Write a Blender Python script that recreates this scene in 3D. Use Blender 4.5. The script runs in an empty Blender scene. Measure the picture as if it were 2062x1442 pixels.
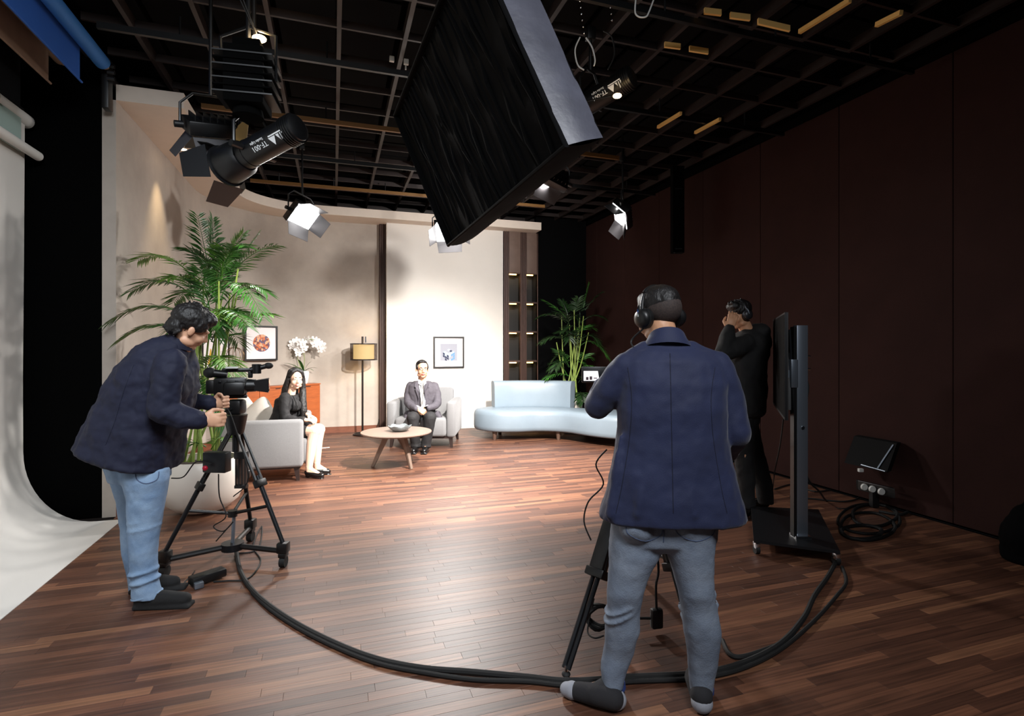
import bpy, bmesh, math, random
from mathutils import Vector, Matrix, Quaternion, noise
random.seed(7)
scene = bpy.context.scene
COL = scene.collection

# ------------------------------------------------------------------ camera, world, exposure
EYE = 1.45                       # lens height
YAW = math.radians(18.39)        # the lens looks this far right of the room's long axis
FPX, CX, CY = 1080.0, 1031.0, 698.0
FW = Vector((math.sin(YAW), math.cos(YAW), 0)); RT = Vector((math.cos(YAW), -math.sin(YAW), 0)); UP = Vector((0, 0, 1))
cam_d = bpy.data.cameras.new('camera'); cam = bpy.data.objects.new('camera', cam_d); COL.objects.link(cam)
cam.location = (0, 0, EYE); cam.rotation_euler = (math.pi/2, 0, -YAW)
cam_d.sensor_width = 36; cam_d.lens = 36*FPX/2062; cam_d.shift_y = -(721-CY)/2062; cam_d.clip_start = 0.05
scene.camera = cam
w = bpy.data.worlds.new('world'); scene.world = w; w.use_nodes = True
w.node_tree.nodes['Background'].inputs[0].default_value = (0.02, 0.022, 0.026, 1)
w.node_tree.nodes['Background'].inputs[1].default_value = 0.15
vs = scene.view_settings
vs.view_transform = 'Standard'; vs.look = 'None'; vs.gamma = 1; vs.use_curve_mapping = False; vs.exposure = 0.0

def V(l, d, z): return FW*d + RT*l + UP*z                       # survey from the lens position: sideways, depth, height
def S(x, y, d): return V((x-CX)/FPX*d, d, EYE+(CY-y)/FPX*d)      # sight line at a measured depth
def G(x, y, z=0.0): return S(x, y, (EYE-z)*FPX/(y-CY))           # sight line meeting a level surface
def link(o): COL.objects.link(o); return o

def area(name, loc, target, size, power, color=(1, 1, 1), spread=180, size_y=None):
    L = bpy.data.lights.new(name, 'AREA'); L.energy = power; L.color = color; L.size = size; L.spread = math.radians(spread)
    if size_y: L.shape = 'RECTANGLE'; L.size_y = size_y
    o = link(bpy.data.objects.new(name, L)); o.location = loc
    o.rotation_euler = (Vector(target)-Vector(loc)).to_track_quat('-Z', 'Y').to_euler(); return o
def spot(name, loc, target, power, angle, color=(1, 1, 1), blend=0.5, r=0.05):
    L = bpy.data.lights.new(name, 'SPOT'); L.energy = power; L.color = color; L.spot_size = math.radians(angle); L.spot_blend = blend; L.shadow_soft_size = r
    o = link(bpy.data.objects.new(name, L)); o.location = loc
    o.rotation_euler = (Vector(target)-Vector(loc)).to_track_quat('-Z', 'Y').to_euler(); return o
def point(name, loc, power, color, r=0.03):
    L = bpy.data.lights.new(name, 'POINT'); L.energy = power; L.color = color; L.shadow_soft_size = r
    o = link(bpy.data.objects.new(name, L)); o.location = loc; return o
# unseen soft studio lamp and an added fill light, above and behind the lens; every hanging lamp carries its own beam in its builder
area('backdrop_fill_lamp', (-0.55, 0.9, 3.6), (-1.9, 3.6, 0.6), 1.0, 58, (0.88, 0.94, 1.0), 120)
area('added_floor_fill', (0.9, -0.6, 3.7), (1.0, 3.0, 0.5), 0.9, 44, (0.92, 0.95, 1.0), 110)  # added fill to brighten the front operator and nearby floor


# ------------------------------------------------------------------ materials
def lin(c):
    return tuple(((v/255)/12.92 if v/255 <= 0.04045 else (((v/255)+0.055)/1.055)**2.4) for v in c)
M = {}
def mat(name, rgb, rough=0.6, metal=0.0, var=0.0, vscale=8.0, stretch=(1, 1, 1), bump=0.0, bscale=60.0, rgb2=None, spec=0.5, emit=None, estr=0.0, sheen=0.0, alpha=None, trans=0.0, coat=0.0):
    m = bpy.data.materials.new(name); m.use_nodes = True; nt = m.node_tree; N = nt.nodes; L = nt.links
    b = N['Principled BSDF']; c = lin(rgb)
    b.inputs['Base Color'].default_value = (*c, 1); b.inputs['Roughness'].default_value = rough; b.inputs['Metallic'].default_value = metal
    b.inputs['Specular IOR Level'].default_value = spec
    if sheen: b.inputs['Sheen Weight'].default_value = sheen
    if coat: b.inputs['Coat Weight'].default_value = coat; b.inputs['Coat Roughness'].default_value = 0.2
    if trans: b.inputs['Transmission Weight'].default_value = trans
    if emit is not None:
        b.inputs['Emission Color'].default_value = (*lin(emit), 1); b.inputs['Emission Strength'].default_value = estr
    if var or bump or rgb2:
        tc = N.new('ShaderNodeTexCoord'); mp = N.new('ShaderNodeMapping'); mp.inputs['Scale'].default_value = stretch
        L.new(tc.outputs['Object'], mp.inputs['Vector'])
    if var or rgb2:
        nz = N.new('ShaderNodeTexNoise'); nz.inputs['Scale'].default_value = vscale; nz.inputs['Detail'].default_value = 6; nz.inputs['Roughness'].default_value = 0.6
        L.new(mp.outputs[0], nz.inputs['Vector'])
        r = N.new('ShaderNodeValToRGB'); r.color_ramp.elements[0].position = 0.3; r.color_ramp.elements[1].position = 0.7
        if rgb2: a, d = c, lin(rgb2)
        else: a = tuple(v*(1-var) for v in c); d = tuple(min(1, v*(1+var)) for v in c)
        r.color_ramp.elements[0].color = (*a, 1); r.color_ramp.elements[1].color = (*d, 1)
        L.new(nz.outputs['Fac'], r.inputs[0]); L.new(r.outputs[0], b.inputs['Base Color'])
    if bump:
        n2 = N.new('ShaderNodeTexNoise'); n2.inputs['Scale'].default_value = bscale; n2.inputs['Detail'].default_value = 4
        L.new(mp.outputs[0], n2.inputs['Vector'])
        bp = N.new('ShaderNodeBump'); bp.inputs['Strength'].default_value = bump; bp.inputs['Distance'].default_value = 0.01
        L.new(n2.outputs['Fac'], bp.inputs['Height']); L.new(bp.outputs[0], b.inputs['Normal'])
    M[name] = m; return m

# ------------------------------------------------------------------ mesh building
def frame_of(dirv, hint=None):
    z = Vector(dirv).normalized(); h = Vector(hint) if hint is not None else (Vector((0, 0, 1)) if abs(z.z) < 0.95 else Vector((1, 0, 0)))
    x = h.cross(z)
    if x.length < 1e-6: x = Vector((1, 0, 0)).cross(z)
    x.normalize(); y = z.cross(x); return x, y, z
class MB:
    def __init__(s): s.v = []; s.f = []
    def add(s, vs_, fs):
        o = len(s.v); s.v += [Vector(p) for p in vs_]; s.f += [tuple(i+o for i in f) for f in fs]; return s
    def box(s, c, size, R=None, ch=0.0):
        c = Vector(c); hx, hy, hz = size[0]/2, size[1]/2, size[2]/2; R = R or Matrix.Identity(3)
        if ch <= 0:
            vs_ = [c+R@Vector((x, y, z)) for x in (-hx, hx) for y in (-hy, hy) for z in (-hz, hz)]
            return s.add(vs_, [(0, 1, 3, 2), (4, 6, 7, 5), (0, 4, 5, 1), (2, 3, 7, 6), (0, 2, 6, 4), (1, 5, 7, 3)])
        b = bmesh.new(); bmesh.ops.create_cube(b, size=1)
        for v in b.verts: v.co = Vector((v.co.x*size[0], v.co.y*size[1], v.co.z*size[2]))
        bmesh.ops.bevel(b, geom=list(b.edges), offset=ch, segments=2, profile=0.5, affect='EDGES')
        b.verts.index_update()
        vs_ = [c+R@v.co for v in b.verts]; fs = [tuple(v.index for v in f.verts) for f in b.faces]; b.free(); return s.add(vs_, fs)
    def ring(s, c, ax, ay, n=16, e=2.0):
        out = []
        for i in range(n):
            t = 2*math.pi*i/n; ct, st = math.cos(t), math.sin(t)
            out.append(Vector(c)+Vector(ax)*(math.copysign(abs(ct)**(2/e), ct))+Vector(ay)*(math.copysign(abs(st)**(2/e), st)))
        return out
    def loft(s, rings, caps=True, closed=False):
        n = len(rings[0]); vs_ = [p for r in rings for p in r]; fs = []
        m = len(rings)
        for k in range(m if closed else m-1):
            for i in range(n):
                a = k*n+i; b = k*n+(i+1) % n; c2 = ((k+1) % m)*n+(i+1) % n; d = ((k+1) % m)*n+i; fs.append((a, b, c2, d))
        if caps and not closed:
            fs.append(tuple(reversed(range(n)))); fs.append(tuple((m-1)*n+i for i in range(n)))
        return s.add(vs_, fs)
    def cyl(s, p0, p1, r0, r1=None, n=16, caps=True):
        r1 = r0 if r1 is None else r1; x, y, z = frame_of(Vector(p1)-Vector(p0))
        return s.loft([s.ring(p0, x*r0, y*r0, n), s.ring(p1, x*r1, y*r1, n)], caps)
    def tube(s, pts, r, n=8, closed=False):
        pts = [Vector(p) for p in pts]; m = len(pts); rs = r if isinstance(r, (list, tuple)) else [r]*m
        t0 = (pts[1]-pts[0]).normalized(); x, y, _ = frame_of(t0); rings = []
        for i in range(m):
            if closed: t = pts[(i+1) % m]-pts[i-1]
            else: t = pts[min(i+1, m-1)]-pts[max(i-1, 0)]
            t.normalize(); x = (x-t*x.dot(t)); 
            if x.length < 1e-5: x = frame_of(t)[0]
            x.normalize(); y = t.cross(x); rings.append(s.ring(pts[i], x*rs[i], y*rs[i], n))
        return s.loft(rings, True, closed)
    def caps_(s, pts, rs, n=14):
        """rounded, tapering limb through pts"""
        pts = [Vector(p) for p in pts]
        for p, r in zip(pts, rs): s.ell(p, (r, r, r), None, n, 8)
        for a, b, ra, rb in zip(pts, pts[1:], rs, rs[1:]):
            if (b-a).length > 1e-5: s.cyl(a, b, ra, rb, n)
        return s
    def ell(s, c, r, R=None, nu=16, nv=10):
        c = Vector(c); R = R or Matrix.Identity(3); vs_ = [c+R@Vector((0, 0, r[2]))]; fs = []
        for j in range(1, nv):
            ph = math.pi*j/nv
            for i in range(nu):
                t = 2*math.pi*i/nu; vs_.append(c+R@Vector((r[0]*math.sin(ph)*math.cos(t), r[1]*math.sin(ph)*math.sin(t), r[2]*math.cos(ph))))
        vs_.append(c+R@Vector((0, 0, -r[2]))); last = len(vs_)-1
        for i in range(nu):
            fs.append((0, 1+i, 1+(i+1) % nu)); fs.append((last, 1+(nv-2)*nu+(i+1) % nu, 1+(nv-2)*nu+i))
        for j in range(nv-2):
            for i in range(nu):
                a = 1+j*nu+i; b = 1+j*nu+(i+1) % nu; fs.append((a, a+nu, b+nu, b))
        return s.add(vs_, fs)
    def lathe(s, prof, c, n=32, R=None, sq=(1, 1)):
        c = Vector(c); R = R or Matrix.Identity(3)
        rings = [[c+R@Vector((r*sq[0]*math.cos(2*math.pi*i/n), r*sq[1]*math.sin(2*math.pi*i/n), z)) for i in range(n)] for r, z in prof]
        return s.loft(rings, True)
    def prism(s, poly, ext):
        poly = [Vector(p) for p in poly]; e = Vector(ext); n = len(poly)
        vs_ = poly+[p+e for p in poly]
        return s.add(vs_, [tuple(reversed(range(n))), tuple(range(n, 2*n))]+[(i, (i+1) % n, n+(i+1) % n, n+i) for i in range(n)])
    def quad(s, a, b, c, d): return s.add([a, b, c, d], [(0, 1, 2, 3)])
    def mesh(s, name, off=Vector((0, 0, 0))):
        me = bpy.data.meshes.new(name); me.from_pydata([tuple(p-off) for p in s.v], [], s.f); me.update()
        b = bmesh.new(); b.from_mesh(me); bmesh.ops.recalc_face_normals(b, faces=b.faces); b.to_mesh(me); b.free(); return me
    def build(s, name, m, parent=None, smooth=35):
        off = parent_loc(parent)
        me = s.mesh(name, off); return put(name, me, m, parent, smooth)
def parent_loc(p):
    off = Vector((0, 0, 0))
    while p is not None: off = off+p.location; p = p.parent
    return off
def put(name, me, m, parent=None, smooth=35):
    me.materials.clear(); me.materials.append(M[m] if isinstance(m, str) else m)
    if smooth:
        me.polygons.foreach_set('use_smooth', [True]*len(me.polygons))
        if smooth < 180: me.set_sharp_from_angle(angle=math.radians(smooth))
    o = link(bpy.data.objects.new(name, me)); o.parent = parent; return o
def tag(o, label=None, cat=None, group=None, kind=None):
    if label: o['label'] = label
    if cat: o['category'] = cat
    if group: o['group'] = group
    if kind: o['kind'] = kind
    return o
def thing(name, label, cat, loc=(0, 0, 0), group=None):
    o = link(bpy.data.objects.new(name, None)); o.location = loc; o.empty_display_size = 0.1; tag(o, label, cat, group); return o
def struct(o): o['kind'] = 'structure'; return o
def rootof(mb, name, m, label, cat, group=None, smooth=35):
    lo = min(p.z for p in mb.v); n = len(mb.v); c = Vector((sum(p.x for p in mb.v)/n, sum(p.y for p in mb.v)/n, lo))
    me = mb.mesh(name, c); o = put(name, me, m, None, smooth); o.location = c; tag(o, label, cat, group); return o
def rotm(dirv, hint=None):
    x, y, z = frame_of(dirv, hint); return Matrix((x, y, z)).transposed()
def basis(x, y, z): return Matrix((Vector(x), Vector(y), Vector(z))).transposed()
def smooth_path(pts, k=6, closed=False):
    pts = [Vector(p) for p in pts]; out = []; n = len(pts)
    for i in range(n if closed else n-1):
        p0 = pts[(i-1) % n] if closed or i > 0 else pts[0]; p1 = pts[i]; p2 = pts[(i+1) % n]; p3 = pts[(i+2) % n] if closed or i+2 < n else pts[-1]
        for j in range(k):
            t = j/k; out.append(0.5*((2*p1)+(p2-p0)*t+(2*p0-5*p1+4*p2-p3)*t*t+(3*p1-p0-3*p2+p3)*t**3))
    if not closed: out.append(pts[-1])
    return out
_tex = {}
def clouds(scale):
    if scale not in _tex:
        t = bpy.data.textures.new('folds', 'CLOUDS'); t.noise_scale = scale; t.noise_depth = 2; _tex[scale] = t
    return _tex[scale]
def solid(mb, voxel=0.007, smooth=4, disp=0.0, dscale=0.1, deci=0.0):
    """weld overlapping closed volumes into one continuous skin"""
    me = mb.mesh('solid'); o = link(bpy.data.objects.new('solid_work', me))
    r = o.modifiers.new('r', 'REMESH'); r.mode = 'VOXEL'; r.voxel_size = voxel; r.adaptivity = 0
    if smooth: s = o.modifiers.new('s', 'SMOOTH'); s.factor = 0.5; s.iterations = smooth
    if disp:
        d = o.modifiers.new('d', 'DISPLACE'); d.texture = clouds(dscale); d.strength = disp; d.mid_level = 0.5; d.texture_coords = 'LOCAL'
    if deci: dd = o.modifiers.new('q', 'DECIMATE'); dd.ratio = deci
    dg = bpy.context.evaluated_depsgraph_get(); out = bpy.data.meshes.new_from_object(o.evaluated_get(dg))
    bpy.data.objects.remove(o); bpy.data.meshes.remove(me); return out
def put_solid(name, me, m, parent, smooth=180):
    off = parent_loc(parent); me.transform(Matrix.Translation(-off)); me.name = name; return put(name, me, m, parent, smooth)
def text_mesh(body, size, origin, xdir, ydir, m, parent, name='lettering', depth=0.0015, align='CENTER'):
    cu = bpy.data.curves.new('t', 'FONT'); cu.body = body; cu.size = size; cu.extrude = depth/2; cu.align_x = align; cu.resolution_u = 2
    o = link(bpy.data.objects.new('t', cu)); dg = bpy.context.evaluated_depsgraph_get(); me = bpy.data.meshes.new_from_object(o.evaluated_get(dg))
    bpy.data.objects.remove(o); bpy.data.curves.remove(cu)
    x = Vector(xdir).normalized(); y = Vector(ydir).normalized(); z = x.cross(y)
    me.transform(Matrix.Translation(Vector(origin)-parent_loc(parent))@basis(x, y, z).to_4x4()); return put(name, me, m, parent, 0)

# ------------------------------------------------------------------ material library
mat('plaster_grey', (160, 150, 140), 0.85, rgb2=(184, 173, 162), vscale=1.6, bump=0.08, bscale=30)
mat('plaster_white', (214, 208, 200), 0.8, var=0.03, vscale=2, bump=0.05, bscale=30)
mat('soffit_paint', (222, 208, 194), 0.8, var=0.03)
mat('wall_brown', (46, 27, 24), 0.85, spec=0.12, var=0.12, vscale=2.5, bump=0.1, bscale=120)
mat('black_paint', (4, 4, 4), 1.0, spec=0.05)
mat('black_cloth', (6, 6, 7), 0.95, spec=0.1, bump=0.2, bscale=90)
mat('ceiling_tile', (12, 12, 13), 0.9, spec=0.1, var=0.15, vscale=3)
mat('grid_metal', (46, 37, 35), 0.5, metal=0.1)
mat('dark_wood', (70, 48, 40), 0.55, var=0.2, vscale=12, stretch=(6, 6, 0.6), bump=0.05)
mat('cabinet_panel', (104, 84, 74), 0.65, var=0.12, vscale=6)
mat('baseboard_wood', (112, 66, 46), 0.45, var=0.2, vscale=10, stretch=(1, 1, 8))
mat('niche_black', (14, 12, 11), 0.5)
mat('warm_led', (255, 200, 120), 0.5, emit=(255, 190, 100), estr=9)
mat('backdrop_white', (214, 210, 204), 0.6, var=0.025, vscale=1.5)
mat('backdrop_blue', (20, 82, 165), 0.75, var=0.06, vscale=2)
mat('backdrop_blue_roll', (45, 115, 190), 0.7, var=0.05, vscale=2)
mat('backdrop_beige', (128, 100, 80), 0.8, var=0.08)
mat('cardboard', (190, 150, 115), 0.8)
mat('metal_black', (8, 8, 9), 0.42, metal=0.0, spec=0.5)
mat('metal_dark', (34, 35, 38), 0.4, metal=0.6)
mat('metal_grey', (120, 128, 138), 0.35, metal=0.7)
mat('chrome', (220, 222, 226), 0.15, metal=1.0)
mat('rubber', (14, 14, 14), 0.7)
mat('plastic_black', (16, 16, 17), 0.42)
mat('screen_off', (5, 5, 6), 0.6, spec=0.05)
mat('lens_glass', (6, 6, 10), 0.05, spec=0.8)
mat('softbox_fabric', (5, 5, 6), 0.9, spec=0.12, bump=0.2, bscale=14)
mat('softbox_side_lit', (70, 71, 82), 0.45, var=0.25, vscale=5, bump=0.5, bscale=9, sheen=0.1)  # light falling on the black near side is put into this grey
mat('led_white', (255, 255, 255), 0.5, emit=(255, 255, 255), estr=14)
mat('barn_inner', (62, 60, 62), 0.55)
mat('bulb_warm', (255, 230, 180), 0.5, emit=(255, 214, 150), estr=30)
mat('downlight_glow', (255, 230, 190), 0.5, emit=(255, 226, 180), estr=12)
mat('amber_lit', (225, 180, 105), 0.5)  # amber lamplight put into the base colour
mat('print_white', (235, 238, 240), 0.6)
mat('cable_white', (205, 205, 200), 0.5)

# floor strips: tone per strip from an attribute, grain from position
m = bpy.data.materials.new('floor_wood'); m.use_nodes = True; N = m.node_tree.nodes; L = m.node_tree.links; b = N['Principled BSDF']
at_ = N.new('ShaderNodeAttribute'); at_.attribute_name = 'tone'
rp = N.new('ShaderNodeValToRGB'); el = rp.color_ramp.elements
el[0].position = 0.0; el[0].color = (*lin((70, 42, 30)), 1); el[1].position = 1.0; el[1].color = (*lin((122, 83, 59)), 1)
e2 = el.new(0.45); e2.color = (*lin((86, 54, 39)), 1); e3 = el.new(0.75); e3.color = (*lin((106, 68, 49)), 1)
L.new(at_.outputs['Fac'], rp.inputs[0])
gm = N.new('ShaderNodeNewGeometry'); mp = N.new('ShaderNodeMapping'); mp.inputs['Scale'].default_value = (2.2, 75, 1)
L.new(gm.outputs['Position'], mp.inputs[0])
nz = N.new('ShaderNodeTexNoise'); nz.inputs['Scale'].default_value = 1.0; nz.inputs['Detail'].default_value = 5; L.new(mp.outputs[0], nz.inputs['Vector'])
mr = N.new('ShaderNodeMapRange'); mr.inputs['From Min'].default_value = 0.3; mr.inputs['From Max'].default_value = 0.7; mr.inputs['To Min'].default_value = 0.55; mr.inputs['To Max'].default_value = 1.4
L.new(nz.outputs['Fac'], mr.inputs[0])
mx = N.new('ShaderNodeMixRGB'); mx.blend_type = 'MULTIPLY'; mx.inputs[0].default_value = 1.0; L.new(rp.outputs[0], mx.inputs[1]); L.new(mr.outputs[0], mx.inputs[2])
L.new(mx.outputs[0], b.inputs['Base Color']); b.inputs['Roughness'].default_value = 0.45; b.inputs['Specular IOR Level'].default_value = 0.75
bp = N.new('ShaderNodeBump'); bp.inputs['Strength'].default_value = 0.12; bp.inputs['Distance'].default_value = 0.004; L.new(nz.outputs['Fac'], bp.inputs['Height']); L.new(bp.outputs[0], b.inputs['Normal'])
M['floor_wood'] = m
mat('floor_base', (26, 16, 12), 0.8)

# ------------------------------------------------------------------ floor of narrow strips
floor = MB().box((1.0, 5.0, -0.055), (7.6, 10.4, 0.09)).build('floor', 'floor_base'); struct(floor)
SW = 0.056
lens_set = [0.36, 0.50, 0.66, 0.84]
pieces = []
rf = random.Random(3); y = 0.25; row = 0
while y < 9.6:
    xl = -1.675 if y < 5.32 else -1.76
    x = xl-rf.random()*0.5
    while x < 4.74:
        ln = rf.choice(lens_set); x0 = max(x, xl); x1 = min(x+ln, 4.735)
        if x1-x0 > 0.03: pieces.append((x0, x1, y, rf.random(), x0 == x and abs(x1-x-ln) < 1e-6, ln))
        x += ln
    y += SW; row += 1
def proj(p):
    d = p.dot(FW); return (CX+FPX*p.dot(RT)/d, CY+FPX*(EYE-p.z)/d) if d > 0.2 else None
def pscore(pc):
    if not pc[4]: return 0
    q = [proj(Vector((a, b_, 0))) for a, b_ in ((pc[0], pc[2]), (pc[1], pc[2]), (pc[1], pc[2]+SW), (pc[0], pc[2]+SW))]
    if None in q or any(not(0 <= a[0] <= 2062 and a[1] <= 1442) for a in q): return 0
    return abs(sum(q[i][0]*q[(i+1) % 4][1]-q[(i+1) % 4][0]*q[i][1] for i in range(4)))/2
order = sorted(range(len(pieces)), key=lambda i: -pscore(pieces[i])); near = set(order[:300])
def strip_mb(x0, x1, y0, y1, z, t):
    g = 0.0005; c = 0.0003; mbx = MB()
    a = [Vector(p) for p in ((x0+g, y0+g, -0.012), (x1-g, y0+g, -0.012), (x1-g, y1-g, -0.012), (x0+g, y1-g, -0.012))]
    b_ = [Vector(p) for p in ((x0+g, y0+g, z-c), (x1-g, y0+g, z-c), (x1-g, y1-g, z-c), (x0+g, y1-g, z-c))]
    d = [Vector(p) for p in ((x0+g+c, y0+g+c, z), (x1-g-c, y0+g+c, z), (x1-g-c, y1-g-c, z), (x0+g+c, y1-g-c, z))]
    mbx.add(a+b_+d, [(0, 1, 5, 4), (1, 2, 6, 5), (2, 3, 7, 6), (3, 0, 4, 7), (4, 5, 9, 8), (5, 6, 10, 9), (6, 7, 11, 10), (7, 4, 8, 11), (8, 9, 10, 11)]); return mbx
def tone_attr(me, vals):
    a = me.attributes.new('tone', 'FLOAT', 'FACE'); a.data.foreach_set('value', vals)
plank_mesh = {}
for i, (x0, x1, yy, t, full, ln) in enumerate(pieces):
    if i in near:
        k = (ln, int(t*10))
        if k not in plank_mesh:
            me = strip_mb(-ln/2, ln/2, 0, SW, 0.0, t).mesh('plank'); tone_attr(me, [(k[1]+0.5)/10]*len(me.polygons)); me.materials.append(M['floor_wood']); plank_mesh[k] = me
        o = link(bpy.data.objects.new('plank', plank_mesh[k])); o.parent = floor; o.location = ((x0+x1)/2, yy, 0)
rest = MB(); tv = []
for i, (x0, x1, yy, t, full, ln) in enumerate(pieces):
    if i not in near:
        s_ = strip_mb(x0, x1, yy, yy+SW, 0.0, t); rest.add(s_.v, s_.f); tv += [t]*len(s_.f)
me = rest.mesh('far_planks'); tone_attr(me, tv); o = put('far_planks', me, 'floor_wood', floor, 0); o['kind'] = 'stuff'; o['label'] = 'remaining narrow brown floor strips'

# ------------------------------------------------------------------ set wall, curved, with soffit
CA = Vector((-0.30, 8.05, 0))
def arc(r, n=22): return [CA+Vector((-r*math.cos(math.pi/2*i/n), r*math.sin(math.pi/2*i/n), 0)) for i in range(n+1)]
def plan_line(r, xend): return [Vector((CA.x-r, 5.40, 0))]+arc(r)+[Vector((xend, CA.y+r, 0))]
inn = plan_line(1.46, 0.86); out = plan_line(1.56, 0.86); ZS = 3.55
def wall_strip(a, b_, z0, z1):
    mbx = MB(); n = len(a); vs_ = [p+UP*z0 for p in a]+[p+UP*z0 for p in b_]+[p+UP*z1 for p in a]+[p+UP*z1 for p in b_]; fs = []
    for i in range(n-1):
        fs += [(i, i+1, 2*n+i+1, 2*n+i), (n+i, 3*n+i, 3*n+i+1, n+i+1), (i, n+i, n+i+1, i+1), (2*n+i, 2*n+i+1, 3*n+i+1, 3*n+i)]
    fs += [(0, 2*n, 3*n, n), (n-1, 2*n-1, 4*n-1, 3*n-1)]
    return mbx.add(vs_, fs)
struct(wall_strip(inn, out, 0, ZS).build('wall_left', 'plaster_grey'))
sof_in = plan_line(0.955, 3.55); sof_out = plan_line(1.46, 3.55)
struct(wall_strip(sof_in, sof_out, ZS, ZS+0.135).build('trim_1', 'soffit_paint'))['label'] = 'curved pale soffit over the set wall'
o = struct(MB().box((1.885, 9.45, ZS/2), (2.07, 0.30, ZS)).build('wall_back', 'plaster_white')); o['label'] = 'bright white feature wall'
bb = wall_strip(plan_line(1.445, 0.86), plan_line(1.46, 0.86), 0, 0.10); struct(bb.build('baseboard_left', 'baseboard_wood'))
struct(MB().box((1.9, 9.296, 0.02), (2.06, 0.008, 0.04)).build('baseboard_back', 'plaster_white'))
# fluted wooden pilaster between grey and white wall
tr = struct(MB().box((0.80, 9.47, ZS/2), (0.115, 0.07, ZS)).build('trim_2', 'dark_wood')); tr['label'] = 'dark fluted wood strip beside white wall'
for k in range(4): MB().box((0.757+k*0.029, 9.425, ZS/2), (0.016, 0.03, ZS), None, 0.003).build('slat', 'dark_wood', tr)
# black wings and outer shell
struct(MB().box((-2.9, 5.47, 1.97), (2.1, 0.06, 3.94)).build('wall_wing', 'black_paint'))
struct(MB().box((-3.0, 2.6, 2.2), (0.1, 6.6, 4.4)).build('wall_side', 'black_paint'))
struct(MB().box((1.5, 10.1, 2.2), (7.0, 0.1, 4.4)).build('wall_rear', 'black_paint'))
struct(MB().box((4.2, 9.62, 2.1), (1.06, 0.06, 4.2)).build('wall_corner', 'black_cloth'))
# movable brown partition on the right
wr = struct(MB().box((4.83, 5.0, 2.2), (0.1, 10.4, 4.4)).build('wall_right', 'black_paint'))
pm = None
for k in range(-3, 7):
    yc = 4.007+k*1.028-0.514
    if yc-0.51 > 9.5: continue
    if pm is None:
        pm = MB().box((0, 0, 0), (0.045, 1.022, 3.80), None, 0.004).mesh('wall_panel'); pm.materials.append(M['wall_brown'])
    o = link(bpy.data.objects.new('wall_panel', pm)); o.parent = wr; o.location = (4.757, yc, 1.925)
MB().box((4.76, 4.6, 3.87), (0.1, 9.8, 0.07)).build('top_track', 'black_paint', wr)

# ------------------------------------------------------------------ open ceiling grid
ce = struct(MB().box((0.9, 5.0, 4.42), (8.0, 10.4, 0.08)).build('ceiling', 'ceiling_tile'))
gs = 0.503; bx = MB().box((0, 0, 0), (0.034, 9.7, 0.085)).mesh('grid_beam'); bx.materials.append(M['grid_metal'])
by = MB().box((0, 0, 0), (6.4, 0.022, 0.06)).mesh('grid_bar'); by.materials.append(M['grid_metal'])
for k in range(-4, 10):
    o = link(bpy.data.objects.new('grid_beam', bx)); o.parent = ce; o.location = (0.04+k*gs, 5.0, 3.94)
for k in range(-8, 9):
    o = link(bpy.data.objects.new('grid_bar', by)); o.parent = ce; o.location = (1.4, 5.85+k*gs, 3.935)
tm = MB().box((0, 0, 0), (gs-0.05, gs-0.04, 0.02)).mesh('ceiling_tile'); tm.materials.append(M['ceiling_tile'])
for i in range(-4, 9):
    for k in range(-8, 8):
        o = link(bpy.data.objects.new('ceiling_tile', tm)); o.parent = ce; o.location = (0.04+(i+0.5)*gs, 5.85+(k+0.5)*gs, 4.20)

# ------------------------------------------------------------------ soffit downlight
c = G(368, 300, ZS); t = thing('downlight', 'small round recessed downlight in the pale soffit', 'downlight', c-UP*0.012)
_ring = [[c+Vector((r_*math.cos(2*math.pi*i/24), r_*math.sin(2*math.pi*i/24), z_)) for i in range(24)] for r_, z_ in ((0.042, -0.006), (0.052, -0.006), (0.052, 0.004), (0.042, 0.004))]
MB().loft(_ring, False, True).build('trim_ring', 'soffit_paint', t)
MB().cyl(c-UP*0.004, c+UP*0.004, 0.041, None, 24).build('lamp_face', 'downlight_glow', t)
spot('downlight_beam', c-UP*0.02, c-UP*3+Vector((-0.22, 0.1, 0)), 70, 62, (1.0, 0.74, 0.42), 0.9, 0.02)

# ------------------------------------------------------------------ lit display cabinet
XA, XB, YF = 2.925, 3.60, 9.30
t = thing('display_cabinet', 'tall dark wood display cabinet with two columns of lit niches', 'cabinet', ((XA+XB)/2, YF+0.2, 0))
mbx = MB().box(((XA+XB)/2, YF+0.29, ZS/2), (XB-XA, 0.03, ZS)); mbx.box((XA+0.01, YF+0.15, ZS/2), (0.02, 0.28, ZS)); mbx.box((XB-0.01, YF+0.15, ZS/2), (0.02, 0.28, ZS))
mbx.build('carcass', 'niche_black', t)
cols = [(XA+0.115, XA+0.33), (XA+0.455, XA+0.655)]
ztop = 2.80; rows = 5; dz = 0.54
for a, b_ in cols:
    MB().box(((a+b_)/2, YF+0.02, (ztop+ZS)/2), (b_-a, 0.04, ZS-ztop), None, 0.003).build('upper_panel', 'cabinet_panel', t)
    for r in range(rows+1):
        z = ztop-r*dz
        MB().box(((a+b_)/2, YF+0.15, z), (b_-a, 0.27, 0.03)).build('shelf', 'dark_wood', t)
        if r < rows:
            MB().box(((a+b_)/2-0.03, YF+0.035, z-0.026), (b_-a-0.08, 0.025, 0.02)).build('light_strip', 'warm_led', t)
            area('niche_light', ((a+b_)/2, YF+0.06, z-0.05), ((a+b_)/2+0.03, YF+0.25, z-0.5), 0.1, 0.35, (1, 0.7, 0.35))
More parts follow.
